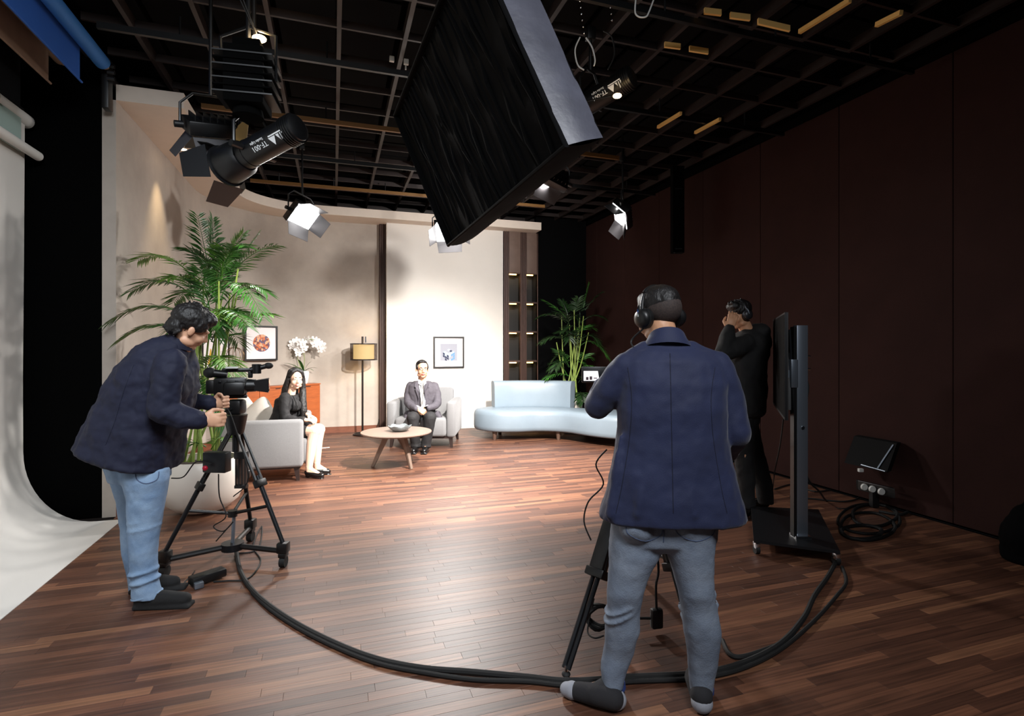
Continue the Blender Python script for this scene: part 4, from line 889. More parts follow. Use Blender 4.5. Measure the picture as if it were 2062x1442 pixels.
# ------------------------------------------------------------------ power box, socket strip, bag at right wall
wc = S(1752, 920, 4.8); t = thing('equipment_box', 'black open box with metal edges hanging on the brown wall', 'box', wc-UP*0.2)
xB, yB, zB_ = (FW*-0.8+RT*0.6).normalized(), None, None
q = [S(1720, 878, 5.02), S(1806, 893, 4.64), None, S(1700, 932, 4.95)]; q[2] = q[1]+q[3]-q[0]; mat('box_black', (9, 9, 10), 0.8, spec=0.15)
MB().prism(q, RT*0.08+FW*0.06).build('lid', 'box_black', t, 0)
for a, b_ in (((0.95, 0.06), (0.80, 0.92)), ((0.42, 0.93), (0.98, 0.97))): MB().cyl(q[0]+(q[1]-q[0])*a[0]+(q[3]-q[0])*a[1]-RT*0.008, q[0]+(q[1]-q[0])*b_[0]+(q[3]-q[0])*b_[1]-RT*0.008, 0.006, None, 6).build('metal_edge', 'metal_grey', t)
MB().box(S(1733, 947, 4.80), (0.04, 0.03, 0.03), basis(RT, FW, UP), 0.004).build('latch', 'cable_white', t, 0)
t = thing('socket_strip', 'black socket strip with three round white sockets by the wall', 'socket strip', S(1762, 990, 4.4))
q0, q1 = S(1726, 976, 4.98), S(1800, 993, 4.66); dv = (q1-q0).normalized(); nn = (-FW-RT*0.2).normalized(); R3b = basis(dv, nn.cross(dv)*-1, nn) if False else basis(dv, dv.cross(-nn), -nn)
MB().box((q0+q1)/2, ((q1-q0).length, 0.09, 0.05), basis(dv, nn.cross(dv).normalized(), nn), 0.006).build('strip_body', 'plastic_black', t, 40)
for x, y in ((1733, 978), (1749, 982), (1767, 987)): MB().cyl(S(x, y, 4.92-(x-1733)*0.0042)-FW*0.045, S(x, y, 4.92-(x-1733)*0.0042)-FW*0.06, 0.031, 0.027, 18).build('socket', 'cable_white', t)
MB().box((q0+q1)/2+UP*-0.085+FW*0.01, (0.06, 0.05, 0.16), basis(RT, FW, UP)).build('support', 'plastic_black', t, 0)
bgc = G(2056, 1098); bgc = V((2072-CX)/FPX*3.6, 3.6, 0)
mb = MB(); mb.ell(bgc+UP*0.17, (0.17, 0.15, 0.17)); mb.ell(bgc+UP*0.28, (0.11, 0.10, 0.12)); mb.box(bgc+UP*0.06, (0.26, 0.22, 0.12), None, 0.03); mb.tube(smooth_path([bgc+UP*0.36-RT*0.05, bgc+UP*0.44, bgc+UP*0.36+RT*0.05]), 0.012)
t = thing('equipment_bag', 'black equipment bag at the right edge by the wall', 'bag', bgc)
put_solid('bag_body', solid(mb, 0.012, 5, 0.02, 0.1), 'black_cloth', t)

# ------------------------------------------------------------------ left camera on tripod dolly
HUB = V(-1.875, 3.60, 0); AP = V(-1.88, 3.65, 0.955)
feet = [V(-1.505, 3.53, 0), V(-2.19, 3.38, 0), V(-1.95, 4.0, 0)]
t = thing('tripod', 'black video tripod on a three wheeled dolly', 'tripod', HUB)
def leg_pair(a, b_, rr, sep, tang, name, parent):
    o = None
    for s in (-1, 1):
        mbx = MB().cyl(a+tang*s*sep, b_+tang*s*sep, rr, None, 10)
        o = mbx.build(name, 'metal_black', parent)
for p in feet:
    ft = p+UP*0.15; dv = (ft-AP); tang = dv.cross(UP).normalized(); m1 = AP+dv*0.52
    leg_pair(AP-UP*0.02, m1, 0.010, 0.026, tang, 'upper_leg', t)
    MB().box(m1, (0.085, 0.04, 0.05), basis(tang, tang.cross(dv.normalized()), -dv.normalized()), 0.006).build('leg_clamp', 'metal_black', t, 40)
    MB().cyl(m1-dv*0.06, ft, 0.016, 0.014, 12).build('lower_leg', 'metal_dark', t)
    sp_ = AP+dv*0.70
    MB().cyl(sp_, HUB+UP*0.33+ (sp_-HUB-UP*0.33)*0.05, 0.011, None, 8).build('spreader_arm', 'metal_black', t)
    MB().box(p+UP*0.13, (0.07, 0.07, 0.07), basis(RT, FW, UP), 0.01).build('foot_clamp', 'metal_black', t, 40)
    MB().cyl(HUB+UP*0.115, p+UP*0.105, 0.018, None, 10).build('dolly_arm', 'metal_black', t)
    o = MB().cyl(p+UP*0.036-RT*0.018, p+UP*0.036+RT*0.018, 0.036, None, 20).build('caster', 'rubber', t)
    MB().box(p+UP*0.082, (0.05, 0.06, 0.03), basis(RT, FW, UP), 0.006).build('caster_fork', 'metal_black', o, 40)
MB().cyl(HUB+UP*0.09, HUB+UP*0.135, 0.07, None, 20).build('dolly_hub', 'metal_dark', t)
MB().cyl(HUB+UP*0.31, HUB+UP*0.35, 0.03, None, 14).build('spreader_hub', 'metal_black', t)
MB().cyl(HUB+UP*0.13, HUB+UP*0.33+FW*0.02, 0.012, None, 10).build('centre_rod', 'metal_grey', t)
MB().cyl(AP-UP*0.10, AP+UP*0.03, 0.05, 0.075, 20).build('bowl', 'metal_black', t)
MB().cyl(AP-UP*0.22, AP-UP*0.10, 0.022, None, 12).build('bowl_grip', 'plastic_black', t)
MB().box(AP+UP*0.085, (0.11, 0.10, 0.10), basis(RT, FW, UP), 0.02).build('fluid_head', 'metal_black', t, 40)
MB().cyl(AP+UP*0.08, S(415, 848, 3.35), 0.010, None, 10).build('pan_handle', 'metal_black', t)
MB().cyl(S(432, 838, 3.42), S(413, 849, 3.34), 0.016, None, 12).build('handle_grip', 'rubber', t)
CO = AP+UP*0.15; cxd = (RT*0.93+FW*0.36).normalized(); cyd = UP.cross(cxd); CT = Matrix.Translation(CO)@basis(cxd, cyd, UP).to_4x4()
t = thing('video_camera', 'black broadcast video camera on the left tripod', 'camera', CO)
def CB(name, m_, c, s, ch=0.006): return xf(MB().box(c, s, None, ch), CT).build(name, m_, t, 40)
def CC(name, m_, a, b_, r0, r1=None, n=20): return xf(MB().cyl(a, b_, r0, r1, n), CT).build(name, m_, t)
CB('body', 'plastic_black', (-0.03, 0, 0.075), (0.20, 0.10, 0.12), 0.015)
CB('side_grip', 'plastic_black', (0.0, -0.065, 0.065), (0.13, 0.05, 0.09), 0.018)
CB('base_plate', 'metal_black', (-0.01, 0, 0.005), (0.16, 0.06, 0.02), 0.003)
CC('lens', 'metal_black', (0.06, 0, 0.078), (0.125, 0, 0.078), 0.045, 0.042)
xf(MB().loft([[Vector((0.115, a*0.04, 0.078+b_*0.034)) for a, b_ in ((-1, -1), (1, -1), (1, 1), (-1, 1))], [Vector((0.205, a*0.058, 0.078+b_*0.048)) for a, b_ in ((-1, -1), (1, -1), (1, 1), (-1, 1))]]), CT).build('lens_hood', 'plastic_black', t, 0)
CB('hood_glass', 'lens_glass', (0.207, 0, 0.078), (0.003, 0.10, 0.08), 0)
CB('handle', 'plastic_black', (0.01, 0, 0.185), (0.19, 0.03, 0.028), 0.01)
for x_ in (-0.07, 0.09): CB('handle_post', 'plastic_black', (x_, 0, 0.155), (0.03, 0.028, 0.05), 0.006)
CB('screen', 'cable_white', (-0.02, -0.03, 0.203), (0.075, 0.05, 0.012), 0.002)
xf(MB().ell((-0.155, 0, 0.17), (0.04, 0.036, 0.036)), CT).build('eyecup', 'rubber', t)
CC('viewfinder', 'plastic_black', (-0.13, 0, 0.165), (-0.05, 0, 0.155), 0.028, 0.024)
CC('microphone', 'metal_black', (0.09, -0.02, 0.185), (0.21, -0.02, 0.215), 0.018, 0.016)
CC('microphone_mount', 'metal_black', (0.13, -0.02, 0.16), (0.13, -0.02, 0.225), 0.03)
xf(MB().ell((0.205, -0.02, 0.213), (0.03, 0.022, 0.022)), CT).build('microphone_foam', 'rubber', t)
for k in range(3): CB('knob', 'metal_dark', (-0.09+0.05*k, -0.054, 0.11), (0.018, 0.012, 0.014), 0.003)
CB('battery', 'plastic_black', (-0.15, 0, 0.075), (0.05, 0.08, 0.09), 0.008)
bx0 = S(437, 930, 3.45); t = thing('control_box', 'black control box strapped to the left tripod leg', 'box', bx0-UP*0.08)
MB().box(bx0, (0.155, 0.07, 0.13), basis((RT-FW*0.1).normalized(), (FW+RT*0.1).normalized(), UP), 0.008).build('box', 'plastic_black', t, 40)
mat('red_knob', (190, 20, 50), 0.4); MB().ell(S(413, 943, 3.38), (0.016, 0.012, 0.016)).build('red_knob', 'red_knob', t)
bx1 = S(486, 945, 3.75); t = thing('battery_rack', 'black slotted battery holder on the rear tripod leg', 'rack', bx1-UP*0.1)
MB().box(bx1+UP*0.10, (0.085, 0.05, 0.05), basis(RT, FW, UP), 0.006).build('cap', 'plastic_black', t, 40)
for k in range(4): MB().box(bx1+RT*(-0.033+0.022*k)-UP*0.02, (0.008, 0.03, 0.22), basis(RT, FW, UP)).build('bar', 'plastic_black', t, 0)
MB().box(bx1-UP*0.12, (0.08, 0.04, 0.02), basis(RT, FW, UP)).build('foot', 'plastic_black', t, 0)
for pts, lab in (([S(425, 935, 3.4), S(395, 930, 3.42), S(370, 960, 3.45), S(345, 963, 3.45)], 'black cord from control box toward the operator'), ([S(440, 955, 3.45), S(442, 1000, 3.5), S(455, 1040, 3.5), S(430, 1060, 3.5), S(450, 1070, 3.5), S(470, 1050, 3.5), S(435, 1090, 3.5)], 'dark cord hanging in loops below the control box'), ([S(452, 812, 3.5), S(470, 850, 3.5), S(500, 960, 3.55), S(470, 1000, 3.55)], 'thin cord hanging from the left camera')):
    rootof(MB().tube(smooth_path(pts), 0.004, 6), 'camera_cord', 'rubber', lab, 'cable')
ad = G(418, 1165, 0.02); t = thing('power_adapter', 'black power adapter lying by the left operator shoe', 'adapter', ad-UP*0.02)
MB().box(ad+UP*0.015, (0.20, 0.08, 0.05), Matrix.Rotation(0.6, 3, 'Z'), 0.01).build('brick', 'plastic_black', t, 40)
MB().box(G(400, 1178, 0.02), (0.05, 0.04, 0.035), Matrix.Rotation(0.4, 3, 'Z'), 0.004).build('plug', 'metal_grey', t, 40)
rootof(MB().tube(smooth_path([G(392, 1150, 0.005), G(385, 1160, 0.005), G(372, 1172, 0.005), G(368, 1184, 0.005)]), 0.004, 6), 'adapter_cable', 'rubber', 'short dark cord beside the left power adapter', 'cable')

# ------------------------------------------------------------------ right camera on tripod
AP2 = V(0.66, 2.78, 1.02); t = thing('tripod', 'black video tripod in front of the foreground operator', 'tripod', V(0.66, 2.78, 0))
for p in (G(1140, 1363), V(0.86, 2.50, 0), V(0.80, 3.30, 0)):
    dv = p-AP2; tang = dv.cross(UP).normalized(); m1 = AP2+dv*0.36; m2 = AP2+dv*0.62
    for s in (-1, 1): MB().cyl(AP2+tang*s*0.03, m2+tang*s*0.03, 0.011, None, 10).build('upper_leg', 'metal_black', t)
    MB().box(m1.lerp(m2, 0.5), (0.075, 0.05, (m2-m1).length), basis(tang, tang.cross(dv.normalized()), -dv.normalized()), 0.006).build('leg_sleeve', 'metal_black', t, 40)
    MB().box(m2, (0.10, 0.06, 0.04), basis(tang, tang.cross(dv.normalized()), -dv.normalized()), 0.006).build('leg_clamp', 'metal_black', t, 40)
    for s in (-1, 1): MB().cyl(m2+tang*s*0.014, p+tang*s*0.012+UP*0.035, 0.011, None, 10).build('lower_leg', 'metal_dark', t)
    MB().cyl(p+UP*0.012, p+UP*0.05, 0.008, None, 8).build('spike', 'chrome', t); MB().ell(p+UP*0.012, (0.02, 0.02, 0.012), None, 12, 6).build('foot', 'rubber', t)
    MB().cyl(AP2+dv*0.6, V(0.70, 2.82, 0.38), 0.009, None, 8).build('spreader_arm', 'metal_black', t)
MB().cyl(AP2-UP*0.1, AP2+UP*0.03, 0.05, 0.075, 20).build('bowl', 'metal_black', t)
MB().box(AP2+UP*0.09, (0.10, 0.10, 0.10), R3, 0.02).build('fluid_head', 'metal_black', t, 40)
CT = Matrix.Translation(AP2+UP*0.155)@basis((FW*0.9-RT*0.45).normalized(), UP.cross((FW*0.9-RT*0.45).normalized()), UP).to_4x4()
t = thing('video_camera', 'black video camera with flip out screen held by the front operator', 'camera', AP2+UP*0.15)
CB('body', 'plastic_black', (0.0, 0, 0.085), (0.26, 0.11, 0.14), 0.015); CC('lens', 'metal_black', (0.12, 0, 0.09), (0.20, 0, 0.09), 0.045); CB('handle', 'plastic_black', (0, 0, 0.20), (0.2, 0.03, 0.03), 0.01)
for x_ in (-0.07, 0.09): CB('handle_post', 'plastic_black', (x_, 0, 0.175), (0.03, 0.03, 0.05), 0.005)
sc_ = S(1191, 757, 2.52)
MB().box(sc_+RT*0.02+FW*0.006+UP*0.006, (0.13, 0.012, 0.075), basis(RT, FW, UP), 0.004).build('flip_screen', 'plastic_black', t, 40)
ms = mat('screen_picture', (235, 228, 228), 0.4, emit=(240, 232, 232), estr=0.8)
MB().quad(sc_-RT*0.037-UP*0.023-FW*0.0015, sc_+RT*0.037-UP*0.023-FW*0.0015, sc_+RT*0.03+UP*0.023-FW*0.0015, sc_-RT*0.037+UP*0.023-FW*0.0015).build('screen_picture', 'screen_picture', t, 0)
mat('screen_dark', (70, 55, 60), 0.5)
mbx = MB(); o_ = sc_-FW*0.0025
mbx.box(o_-RT*0.02-UP*0.012, (0.012, 0.0006, 0.014), basis(RT, FW, UP)); mbx.box(o_-RT*0.003-UP*0.010, (0.012, 0.0006, 0.016), basis(RT, FW, UP)); mbx.box(o_+RT*0.018-UP*0.010, (0.016, 0.0006, 0.004), basis(RT, FW, UP)); mbx.build('picture_shapes', 'screen_dark', t, 0)
MB().tube([sc_+RT*0.085, AP2+UP*0.24-RT*0.05], 0.01, 8).build('screen_arm', 'plastic_black', t)
dn = S(1322, 1245, 2.72); t = thing('dangling_adapter', 'black power adapter dangling between the front operator legs', 'adapter', dn-UP*0.06)
MB().box(dn, (0.062, 0.04, 0.10), basis((RT+FW*0.2).normalized(), (FW-RT*0.2).normalized(), UP), 0.012).build('brick', 'plastic_black', t, 40)
MB().tube(smooth_path([dn+UP*0.05, S(1321, 1180, 2.72), S(1324, 1120, 2.74), AP2-UP*0.1]), 0.006, 6).build('lead', 'rubber', t)
MB().cyl(dn-RT*0.03, dn-RT*0.10, 0.007, None, 8).build('side_plug', 'rubber', t)
cb = S(1205, 1240, 2.62); t = thing('cable_pouch', 'small black bundle of coiled cord on the right tripod leg', 'cable bundle', cb-UP*0.05)
for k in range(3): MB().tube([cb+RT*0.05*math.cos(a)*(1+0.1*k)+UP*(0.045+0.008*k)*math.sin(a)+FW*0.02*math.sin(2*a+k) for a in [2*math.pi*i/20 for i in range(20)]], 0.009, 6, True).build('coil', 'rubber', t)
rootof(MB().tube(smooth_path([S(1196, 1205, 2.6), S(1186, 1250, 2.6), S(1184, 1275, 2.55), S(1198, 1285, 2.5), S(1216, 1280, 2.5)]), 0.004, 6), 'camera_cord', 'rubber', 'thin dark cord loop beside the front operator left knee', 'cable')

# ------------------------------------------------------------------ people: shared anatomy
mat('skin', (206, 158, 128), 0.5, var=0.05, vscale=20); mat('skin_pale', (232, 190, 164), 0.5, var=0.04, vscale=20); mat('skin_tan', (196, 146, 112), 0.5, var=0.05, vscale=20)
mat('hair_black', (15, 12, 12), 0.55, bump=0.7, bscale=70, stretch=(1, 1, 0.25)); mat('hair_stubble', (38, 30, 29), 0.8, rgb2=(64, 52, 47), vscale=160)
mat('navy_wool', (17, 27, 62), 0.75, var=0.12, vscale=6, bump=0.12, bscale=220, sheen=0.15); mat('navy_black', (12, 17, 42), 0.8, var=0.12, vscale=6, bump=0.12, bscale=220); mat('navy_dark', (12, 17, 40), 0.75, var=0.12, vscale=6, bump=0.12, bscale=220)
mat('jeans_blue', (94, 122, 156), 0.85, rgb2=(138, 162, 188), vscale=7, bump=0.2, bscale=180); mat('jeans_grey', (98, 110, 128), 0.85, rgb2=(130, 140, 154), vscale=6, bump=0.2, bscale=180)
mat('denim_seam', (70, 84, 112), 0.85); mat('black_wool', (15, 15, 16), 0.85, bump=0.1, bscale=200); mat('black_suit', (24, 23, 25), 0.8, var=0.1, bump=0.1, bscale=150)
mat('grey_suit', (74, 70, 77), 0.8, var=0.08, vscale=8, bump=0.12, bscale=200); mat('shirt_white', (232, 234, 238), 0.8); mat('tie_grey', (132, 130, 128), 0.6, var=0.15, vscale=40)
mat('leather_shoe', (16, 14, 14), 0.25); mat('sock_black', (34, 33, 36), 0.9, bump=0.1, bscale=300); mat('sock_grey', (150, 152, 160), 0.9, bump=0.1, bscale=300); mat('sock_blue', (40, 60, 120), 0.9)
mat('lip', (188, 96, 90), 0.45); mat('eye_white', (235, 232, 228), 0.3); mat('eye_dark', (28, 18, 14), 0.2); mat('teeth', (245, 242, 236), 0.3); mat('grille', (60, 60, 64), 0.4, metal=0.6)

def headH(center, face, up=UP):
    y = Vector(face).normalized(); x = y.cross(Vector(up)).normalized(); z = x.cross(y); return Matrix.Translation(center)@basis(x, y, z).to_4x4()
def add_head(mb, H, k=1.0, fem=False):
    R = H.to_3x3()
    def E(c, r): mb.ell(H@(Vector(c)*k), tuple(v*k for v in r), R, 18, 12)
    E((0, -0.012, 0.036), (0.075, 0.094, 0.080)); E((0, 0.022, -0.028), (0.062 if not fem else 0.058, 0.074, 0.084)); E((0, 0.058, -0.090), (0.030 if not fem else 0.022, 0.028, 0.022))
    for s in (-1, 1):
        E((s*0.034, 0.058, -0.032), (0.028, 0.030, 0.030)); E((s*0.048, 0.012, -0.072), (0.018, 0.04, 0.024)); E((s*0.078, -0.006, -0.008), (0.010, 0.019, 0.030)); E((s*0.011, 0.098, -0.036), (0.009, 0.010, 0.008))
        E((s*0.030, 0.080, 0.020), (0.024, 0.014, 0.010))
    mb.caps_([H@(Vector((0, 0.088, 0.012))*k), H@(Vector((0, 0.108, -0.030))*k)], [0.008*k, 0.0125*k])
    E((0, 0.084, -0.058), (0.026, 0.014, 0.016)); E((0, 0.082, 0.006), (0.02, 0.012, 0.02))
def face_details(t, H, k=1.0, brow='hair_black', lip='lip', smile=False):
    R = H.to_3x3()
    for s in (-1, 1):
        o = MB().ell(H@(Vector((s*0.031, 0.084, 0.004))*k), (0.014*k, 0.008*k, 0.0075*k), R, 12, 8).build('eye', 'eye_white', t)
        MB().ell(H@(Vector((s*0.031, 0.0905, 0.004))*k), (0.006*k, 0.003*k, 0.006*k), R, 10, 6).build('iris', 'eye_dark', o)
        MB().tube([H@(Vector((s*0.014, 0.094, 0.022))*k), H@(Vector((s*0.032, 0.094, 0.027))*k), H@(Vector((s*0.050, 0.080, 0.021))*k)], 0.0032*k, 6).build('eyebrow', brow, t)
    up = 0.008 if smile else 0.0
    pts = [(-0.026, 0.083, -0.056+up), (-0.012, 0.097, -0.058), (0, 0.100, -0.059), (0.012, 0.097, -0.058), (0.026, 0.083, -0.056+up)]
    MB().tube([H@(Vector(p)*k) for p in pts], [0.002*k, 0.0045*k, 0.0045*k, 0.0045*k, 0.002*k], 6).build('upper_lip', lip, t)
    MB().tube([H@((Vector(p)+Vector((0, -0.001, -0.010-(0.003 if smile else 0))))*k) for p in pts], [0.002*k, 0.0048*k, 0.0052*k, 0.0048*k, 0.002*k], 6).build('lower_lip', lip, t)
    if smile: MB().tube([H@((Vector(p)+Vector((0, -0.003, -0.005)))*k) for p in pts[1:4]], 0.0045*k, 6).build('teeth', 'teeth', t)
def add_hand(mb, wr, f, n, ts, curl=0.5, k=1.0, spread=0.0):
    """wrist, finger direction, the way the palm faces, thumb side"""
    f = Vector(f).normalized(); n = Vector(n); n = (n-f*n.dot(f)).normalized(); s = f.cross(n); s = s if s.dot(Vector(ts)) > 0 else -s; wr = Vector(wr)
    mb.ell(wr+f*0.048*k, (0.041*k, 0.054*k, 0.017*k), basis(s, f, s.cross(f)), 14, 10); mb.caps_([wr-f*0.02*k, wr+f*0.02*k], [0.027*k, 0.026*k])
    for i, (o_, ln) in enumerate(((0.031, 0.070), (0.010, 0.078), (-0.011, 0.073), (-0.031, 0.058))):
        p = wr+f*0.086*k+s*o_*k; a = 0.0; pts = [p-f*0.012*k, p]; fd = (f+s*(o_*spread*8)).normalized()
        for j, fr in enumerate((0.45, 0.31, 0.24)):
            a += curl*(0.55, 0.95, 0.6)[j]*(1+0.06*i); pts.append(pts[-1]+(fd*math.cos(a)+n*math.sin(a))*ln*fr*k)
        mb.caps_(pts, [0.0095*k, 0.0095*k, 0.0085*k, 0.008*k, 0.0072*k], 10)
    b0 = wr+f*0.022*k+s*0.030*k; b1 = b0+(s*0.62+f*0.72+n*0.35).normalized()*0.040*k; b2 = b1+(f*0.9+n*(0.3+0.4*curl)-s*0.1).normalized()*0.032*k; b3 = b2+(f*0.85+n*(0.35+0.5*curl)-s*0.25).normalized()*0.024*k
    mb.caps_([b0, b1, b2, b3], [0.014*k, 0.0115*k, 0.010*k, 0.008*k], 10)
from mathutils.bvhtree import BVHTree
def surface_of(o):
    off = parent_loc(o); me = o.data; return BVHTree.FromPolygons([v.co+off for v in me.vertices], [tuple(p.vertices) for p in me.polygons])
def seam(tree, o, pts, r, name, m, k=4):
    """a stitched line lying on the cloth, where the sight lines through pts meet it"""
    eye = Vector((0, 0, EYE)); out_ = []
    for p in smooth_path([Vector((x, y, 0)) for x, y in pts], k):
        dv = (S(p.x, p.y, 1.0)-eye).normalized(); h_ = tree.ray_cast(eye, dv)
        if h_[0] is not None: out_.append(h_[0])
    if len(out_) > 2: MB().tube(out_, r, 5).build(name, m, o)
def hr(x0, x1, y, d, dr, e=2.4, n=24): return MB().ring(S((x0+x1)/2, y, d), RT*((x1-x0)/2*d/FPX), FW*dr, n, e)
def add_inner_body(mb, neck, chest, pel, rt, sh, el, wr, hip, kn, an, toe, k=1.0):
    fwv = Vector(rt).cross(chest-pel).normalized()*-1
    mb.loft([mb.ring(pel, rt*0.14*k, fwv*0.095*k), mb.ring(pel.lerp(chest, 0.5), rt*0.12*k, fwv*0.09*k), mb.ring(chest, rt*0.14*k, fwv*0.10*k), mb.ring(chest.lerp(neck, 0.7), rt*0.10*k, fwv*0.06*k), mb.ring(neck, rt*0.05*k, fwv*0.05*k)])
    for i in (0, 1):
        mb.caps_([chest.lerp(neck, 0.4), sh[i], el[i], wr[i]], [0.06*k, 0.048*k, 0.038*k, 0.027*k]); mb.caps_([pel, hip[i], kn[i], an[i]], [0.09*k, 0.075*k, 0.05*k, 0.036*k])
        mb.caps_([an[i], toe[i]], [0.036*k, 0.024*k])
def headphones(H, k, label, base, mc='plastic_black', msh='chrome'):
    t = thing('headphones', label, 'headphones', H@Vector((0, 0, -0.1)))
    R = H.to_3x3()
    MB().tube([H@(Vector((0.092*math.cos(a), -0.005, 0.118*math.sin(a)+0.005))*k) for a in [math.pi*i/18 for i in range(19)]], 0.007*k, 8).build('headband', mc, t)
    MB().tube([H@(Vector((0.093*math.cos(a), -0.005, 0.121*math.sin(a)+0.005))*k) for a in [math.pi*(0.28+0.44*i/12) for i in range(13)]], 0.011*k, 8).build('band_pad', mc, t)
    for s in (-1, 1):
        x = R@Vector((s, 0, 0)); c = H@(Vector((s*0.088, -0.004, -0.008))*k)
        MB().lathe([(0.030*k, -0.020*k), (0.042*k, -0.016*k), (0.044*k, 0.0), (0.038*k, 0.004*k)], c, 24, rotm(x)).build('ear_pad', mc, t, 60)
        MB().lathe([(0.038*k, 0.002*k), (0.040*k, 0.012*k), (0.033*k, 0.024*k), (0.010*k, 0.028*k)], c, 24, rotm(x)).build('ear_cup', mc, t, 60)
        MB().tube([H@(Vector((s*0.098, -0.004, 0.045))*k), H@(Vector((s*0.108, -0.004, 0.03))*k), H@(Vector((s*0.112, -0.004, 0.0))*k)], 0.006*k, 6).build('fork', msh, t)
    return t

# ------------------------------------------------------------------ foreground operator, seen from behind
D = 2.2; base = V(0.63, 2.2, 0)
t = thing('person', 'person in navy blazer and grey jeans operating a camera, seen from behind', 'person', base)
H1 = headH(S(1328, 637, 2.27), FW*0.86-RT*0.42-UP*0.22, UP-RT*0.06)
sh = [S(1440, 742, 2.22), S(1262, 742, 2.22)]; el = [S(1478, 872, 2.2), S(1203, 818, 2.28)]; wr = [S(1425, 900, 2.52), S(1214, 772, 2.56)]
hip = [S(1388, 1050, 2.2), S(1285, 1050, 2.2)]; kn = [S(1404, 1205, 2.18), S(1255, 1205, 2.18)]; an = [S(1412, 1385, 2.2), S(1235, 1380, 2.195)]
hl_ = G(1413, 1412, 0.04); tf_ = (FW*0.96+RT*0.16).normalized()
b = MB(); add_head(b, H1); b.caps_([S(1331, 655, 2.25), S(1340, 700, 2.24)], [0.056, 0.062])
toe = [hl_+tf_*0.19-UP*0.01, G(1172, 1393, 0.034)]
add_inner_body(b, S(1342, 700, 2.24), S(1350, 790, 2.22), S(1338, 1010, 2.2), RT, sh, el, wr, hip, kn, an, toe, 0.9)
add_hand(b, wr[0], FW-RT*0.3, -RT-UP*0.3, UP, 0.9); add_hand(b, wr[1], FW+RT*0.25+UP*0.1, RT, UP, 0.7)
put_solid('body', solid(b, 0.0055, 3, deci=0.5), 'skin_tan', t)
R1 = H1.to_3x3()
h = MB().ell(H1@Vector((0, -0.012, 0.053)), (0.0805, 0.100, 0.078), R1, 24, 16); h.ell(H1@Vector((0, 0.035, 0.088)), (0.06, 0.05, 0.035), R1)
put_solid('hair', solid(h, 0.005, 2, 0.005, 0.015), 'hair_black', t)
h = MB().ell(H1@Vector((0, -0.016, 0.026)), (0.0780, 0.0965, 0.078), R1, 24, 16); put_solid('cropped_hair', solid(h, 0.005, 2), 'hair_stubble', t)
j = MB()
j.loft([hr(1306, 1380, 682, 2.245, 0.066), hr(1296, 1393, 696, 2.245, 0.078), hr(1268, 1428, 707, 2.24, 0.098, 2.6), hr(1249, 1450, 726, 2.23, 0.12, 2.7), hr(1243, 1460, 770, 2.22, 0.138, 2.7), hr(1244, 1458, 820, 2.21, 0.14, 2.6), hr(1243, 1459, 868, 2.205, 0.14, 2.6), hr(1236, 1469, 925, 2.2, 0.145, 2.6), hr(1222, 1484, 985, 2.2, 0.158, 2.6), hr(1208, 1498, 1038, 2.2, 0.168, 2.6), hr(1212, 1494, 1042, 2.2, 0.16, 2.6)])
j.caps_([sh[0], S(1464, 800, 2.215), el[0], S(1462, 905, 2.36), wr[0]], [0.072, 0.068, 0.064, 0.056, 0.044], 18)
j.caps_([sh[1], S(1228, 785, 2.24), el[1], S(1205, 806, 2.40), wr[1]], [0.070, 0.064, 0.058, 0.052, 0.043], 18)
j.caps_([S(1300, 712, 2.24), sh[1]], [0.055, 0.066]); j.caps_([S(1390, 712, 2.24), sh[0]], [0.055, 0.066])
for pa_, pb_2, r_ in ((S(1366, 890, 2.085), S(1396, 1036, 2.055), 0.020), (S(1432, 880, 2.12), S(1446, 1036, 2.085), 0.020), (S(1300, 930, 2.09), S(1284, 1036, 2.065), 0.018), (S(1250, 880, 2.14), S(1232, 1036, 2.115), 0.020)): j.caps_([pa_, pa_.lerp(pb_2, 0.5), pb_2], [r_*0.5, r_, r_*1.2])
jk = put_solid('jacket', solid(j, 0.0075, 4, 0.018, 0.12), 'navy_wool', t)
c_ = MB(); n_ = 28; rings = []
for (dy, kx, kd) in ((0.012, 1.30, 1.22), (0.016, 1.42, 1.36), (0.004, 1.34, 1.30), (-0.012, 1.14, 1.15), (-0.030, 1.0, 1.0), (-0.034, 0.93, 0.94), (-0.022, 0.95, 0.95), (0.01, 1.05, 1.05)):
    rings.append([S(1342, 694, 2.24)+RT*(0.073*kx*math.cos(a))+FW*(0.068*kd*math.sin(a))-UP*(dy*1.25)+UP*(-0.030*math.sin(a)-0.004*math.cos(a)) for a in [2*math.pi*i/n_ for i in range(n_)]])
c_.loft(rings, False); c_.build('collar', 'navy_wool', jk, 60)
for (xa, ya, xb, yb, dd) in ((1351, 700, 1356, 1040, 2.072),): 
    tr_ = surface_of(jk); seam(tr_, jk, [(1349, 712), (1351, 800), (1353, 900), (1355, 1000), (1356, 1034)], 0.0018, 'back_seam', 'navy_dark', 8)
    for sx_ in (-1, 1): seam(tr_, jk, [(1352+sx_*88, 740), (1352+sx_*80, 800), (1352+sx_*84, 880), (1352+sx_*100, 980), (1352+sx_*112, 1034)], 0.0016, 'side_seam', 'navy_dark', 8)
g = MB()
def legloft(rows, d, kd): return [hr(a, b_, y, d+dd, (b_-a)/2*d/FPX*kd, 2.2) for (y, a, b_, dd) in rows]
g.loft(legloft([(1036, 1234, 1338, 0), (1108, 1227, 1331, 0), (1156, 1224, 1306, -0.01), (1190, 1223, 1295, -0.02), (1220, 1222, 1288, -0.01), (1268, 1219, 1289, -0.005), (1316, 1215, 1274, 0), (1350, 1210, 1262, -0.01), (1386, 1212, 1255, -0.025)], 2.2, 0.95))
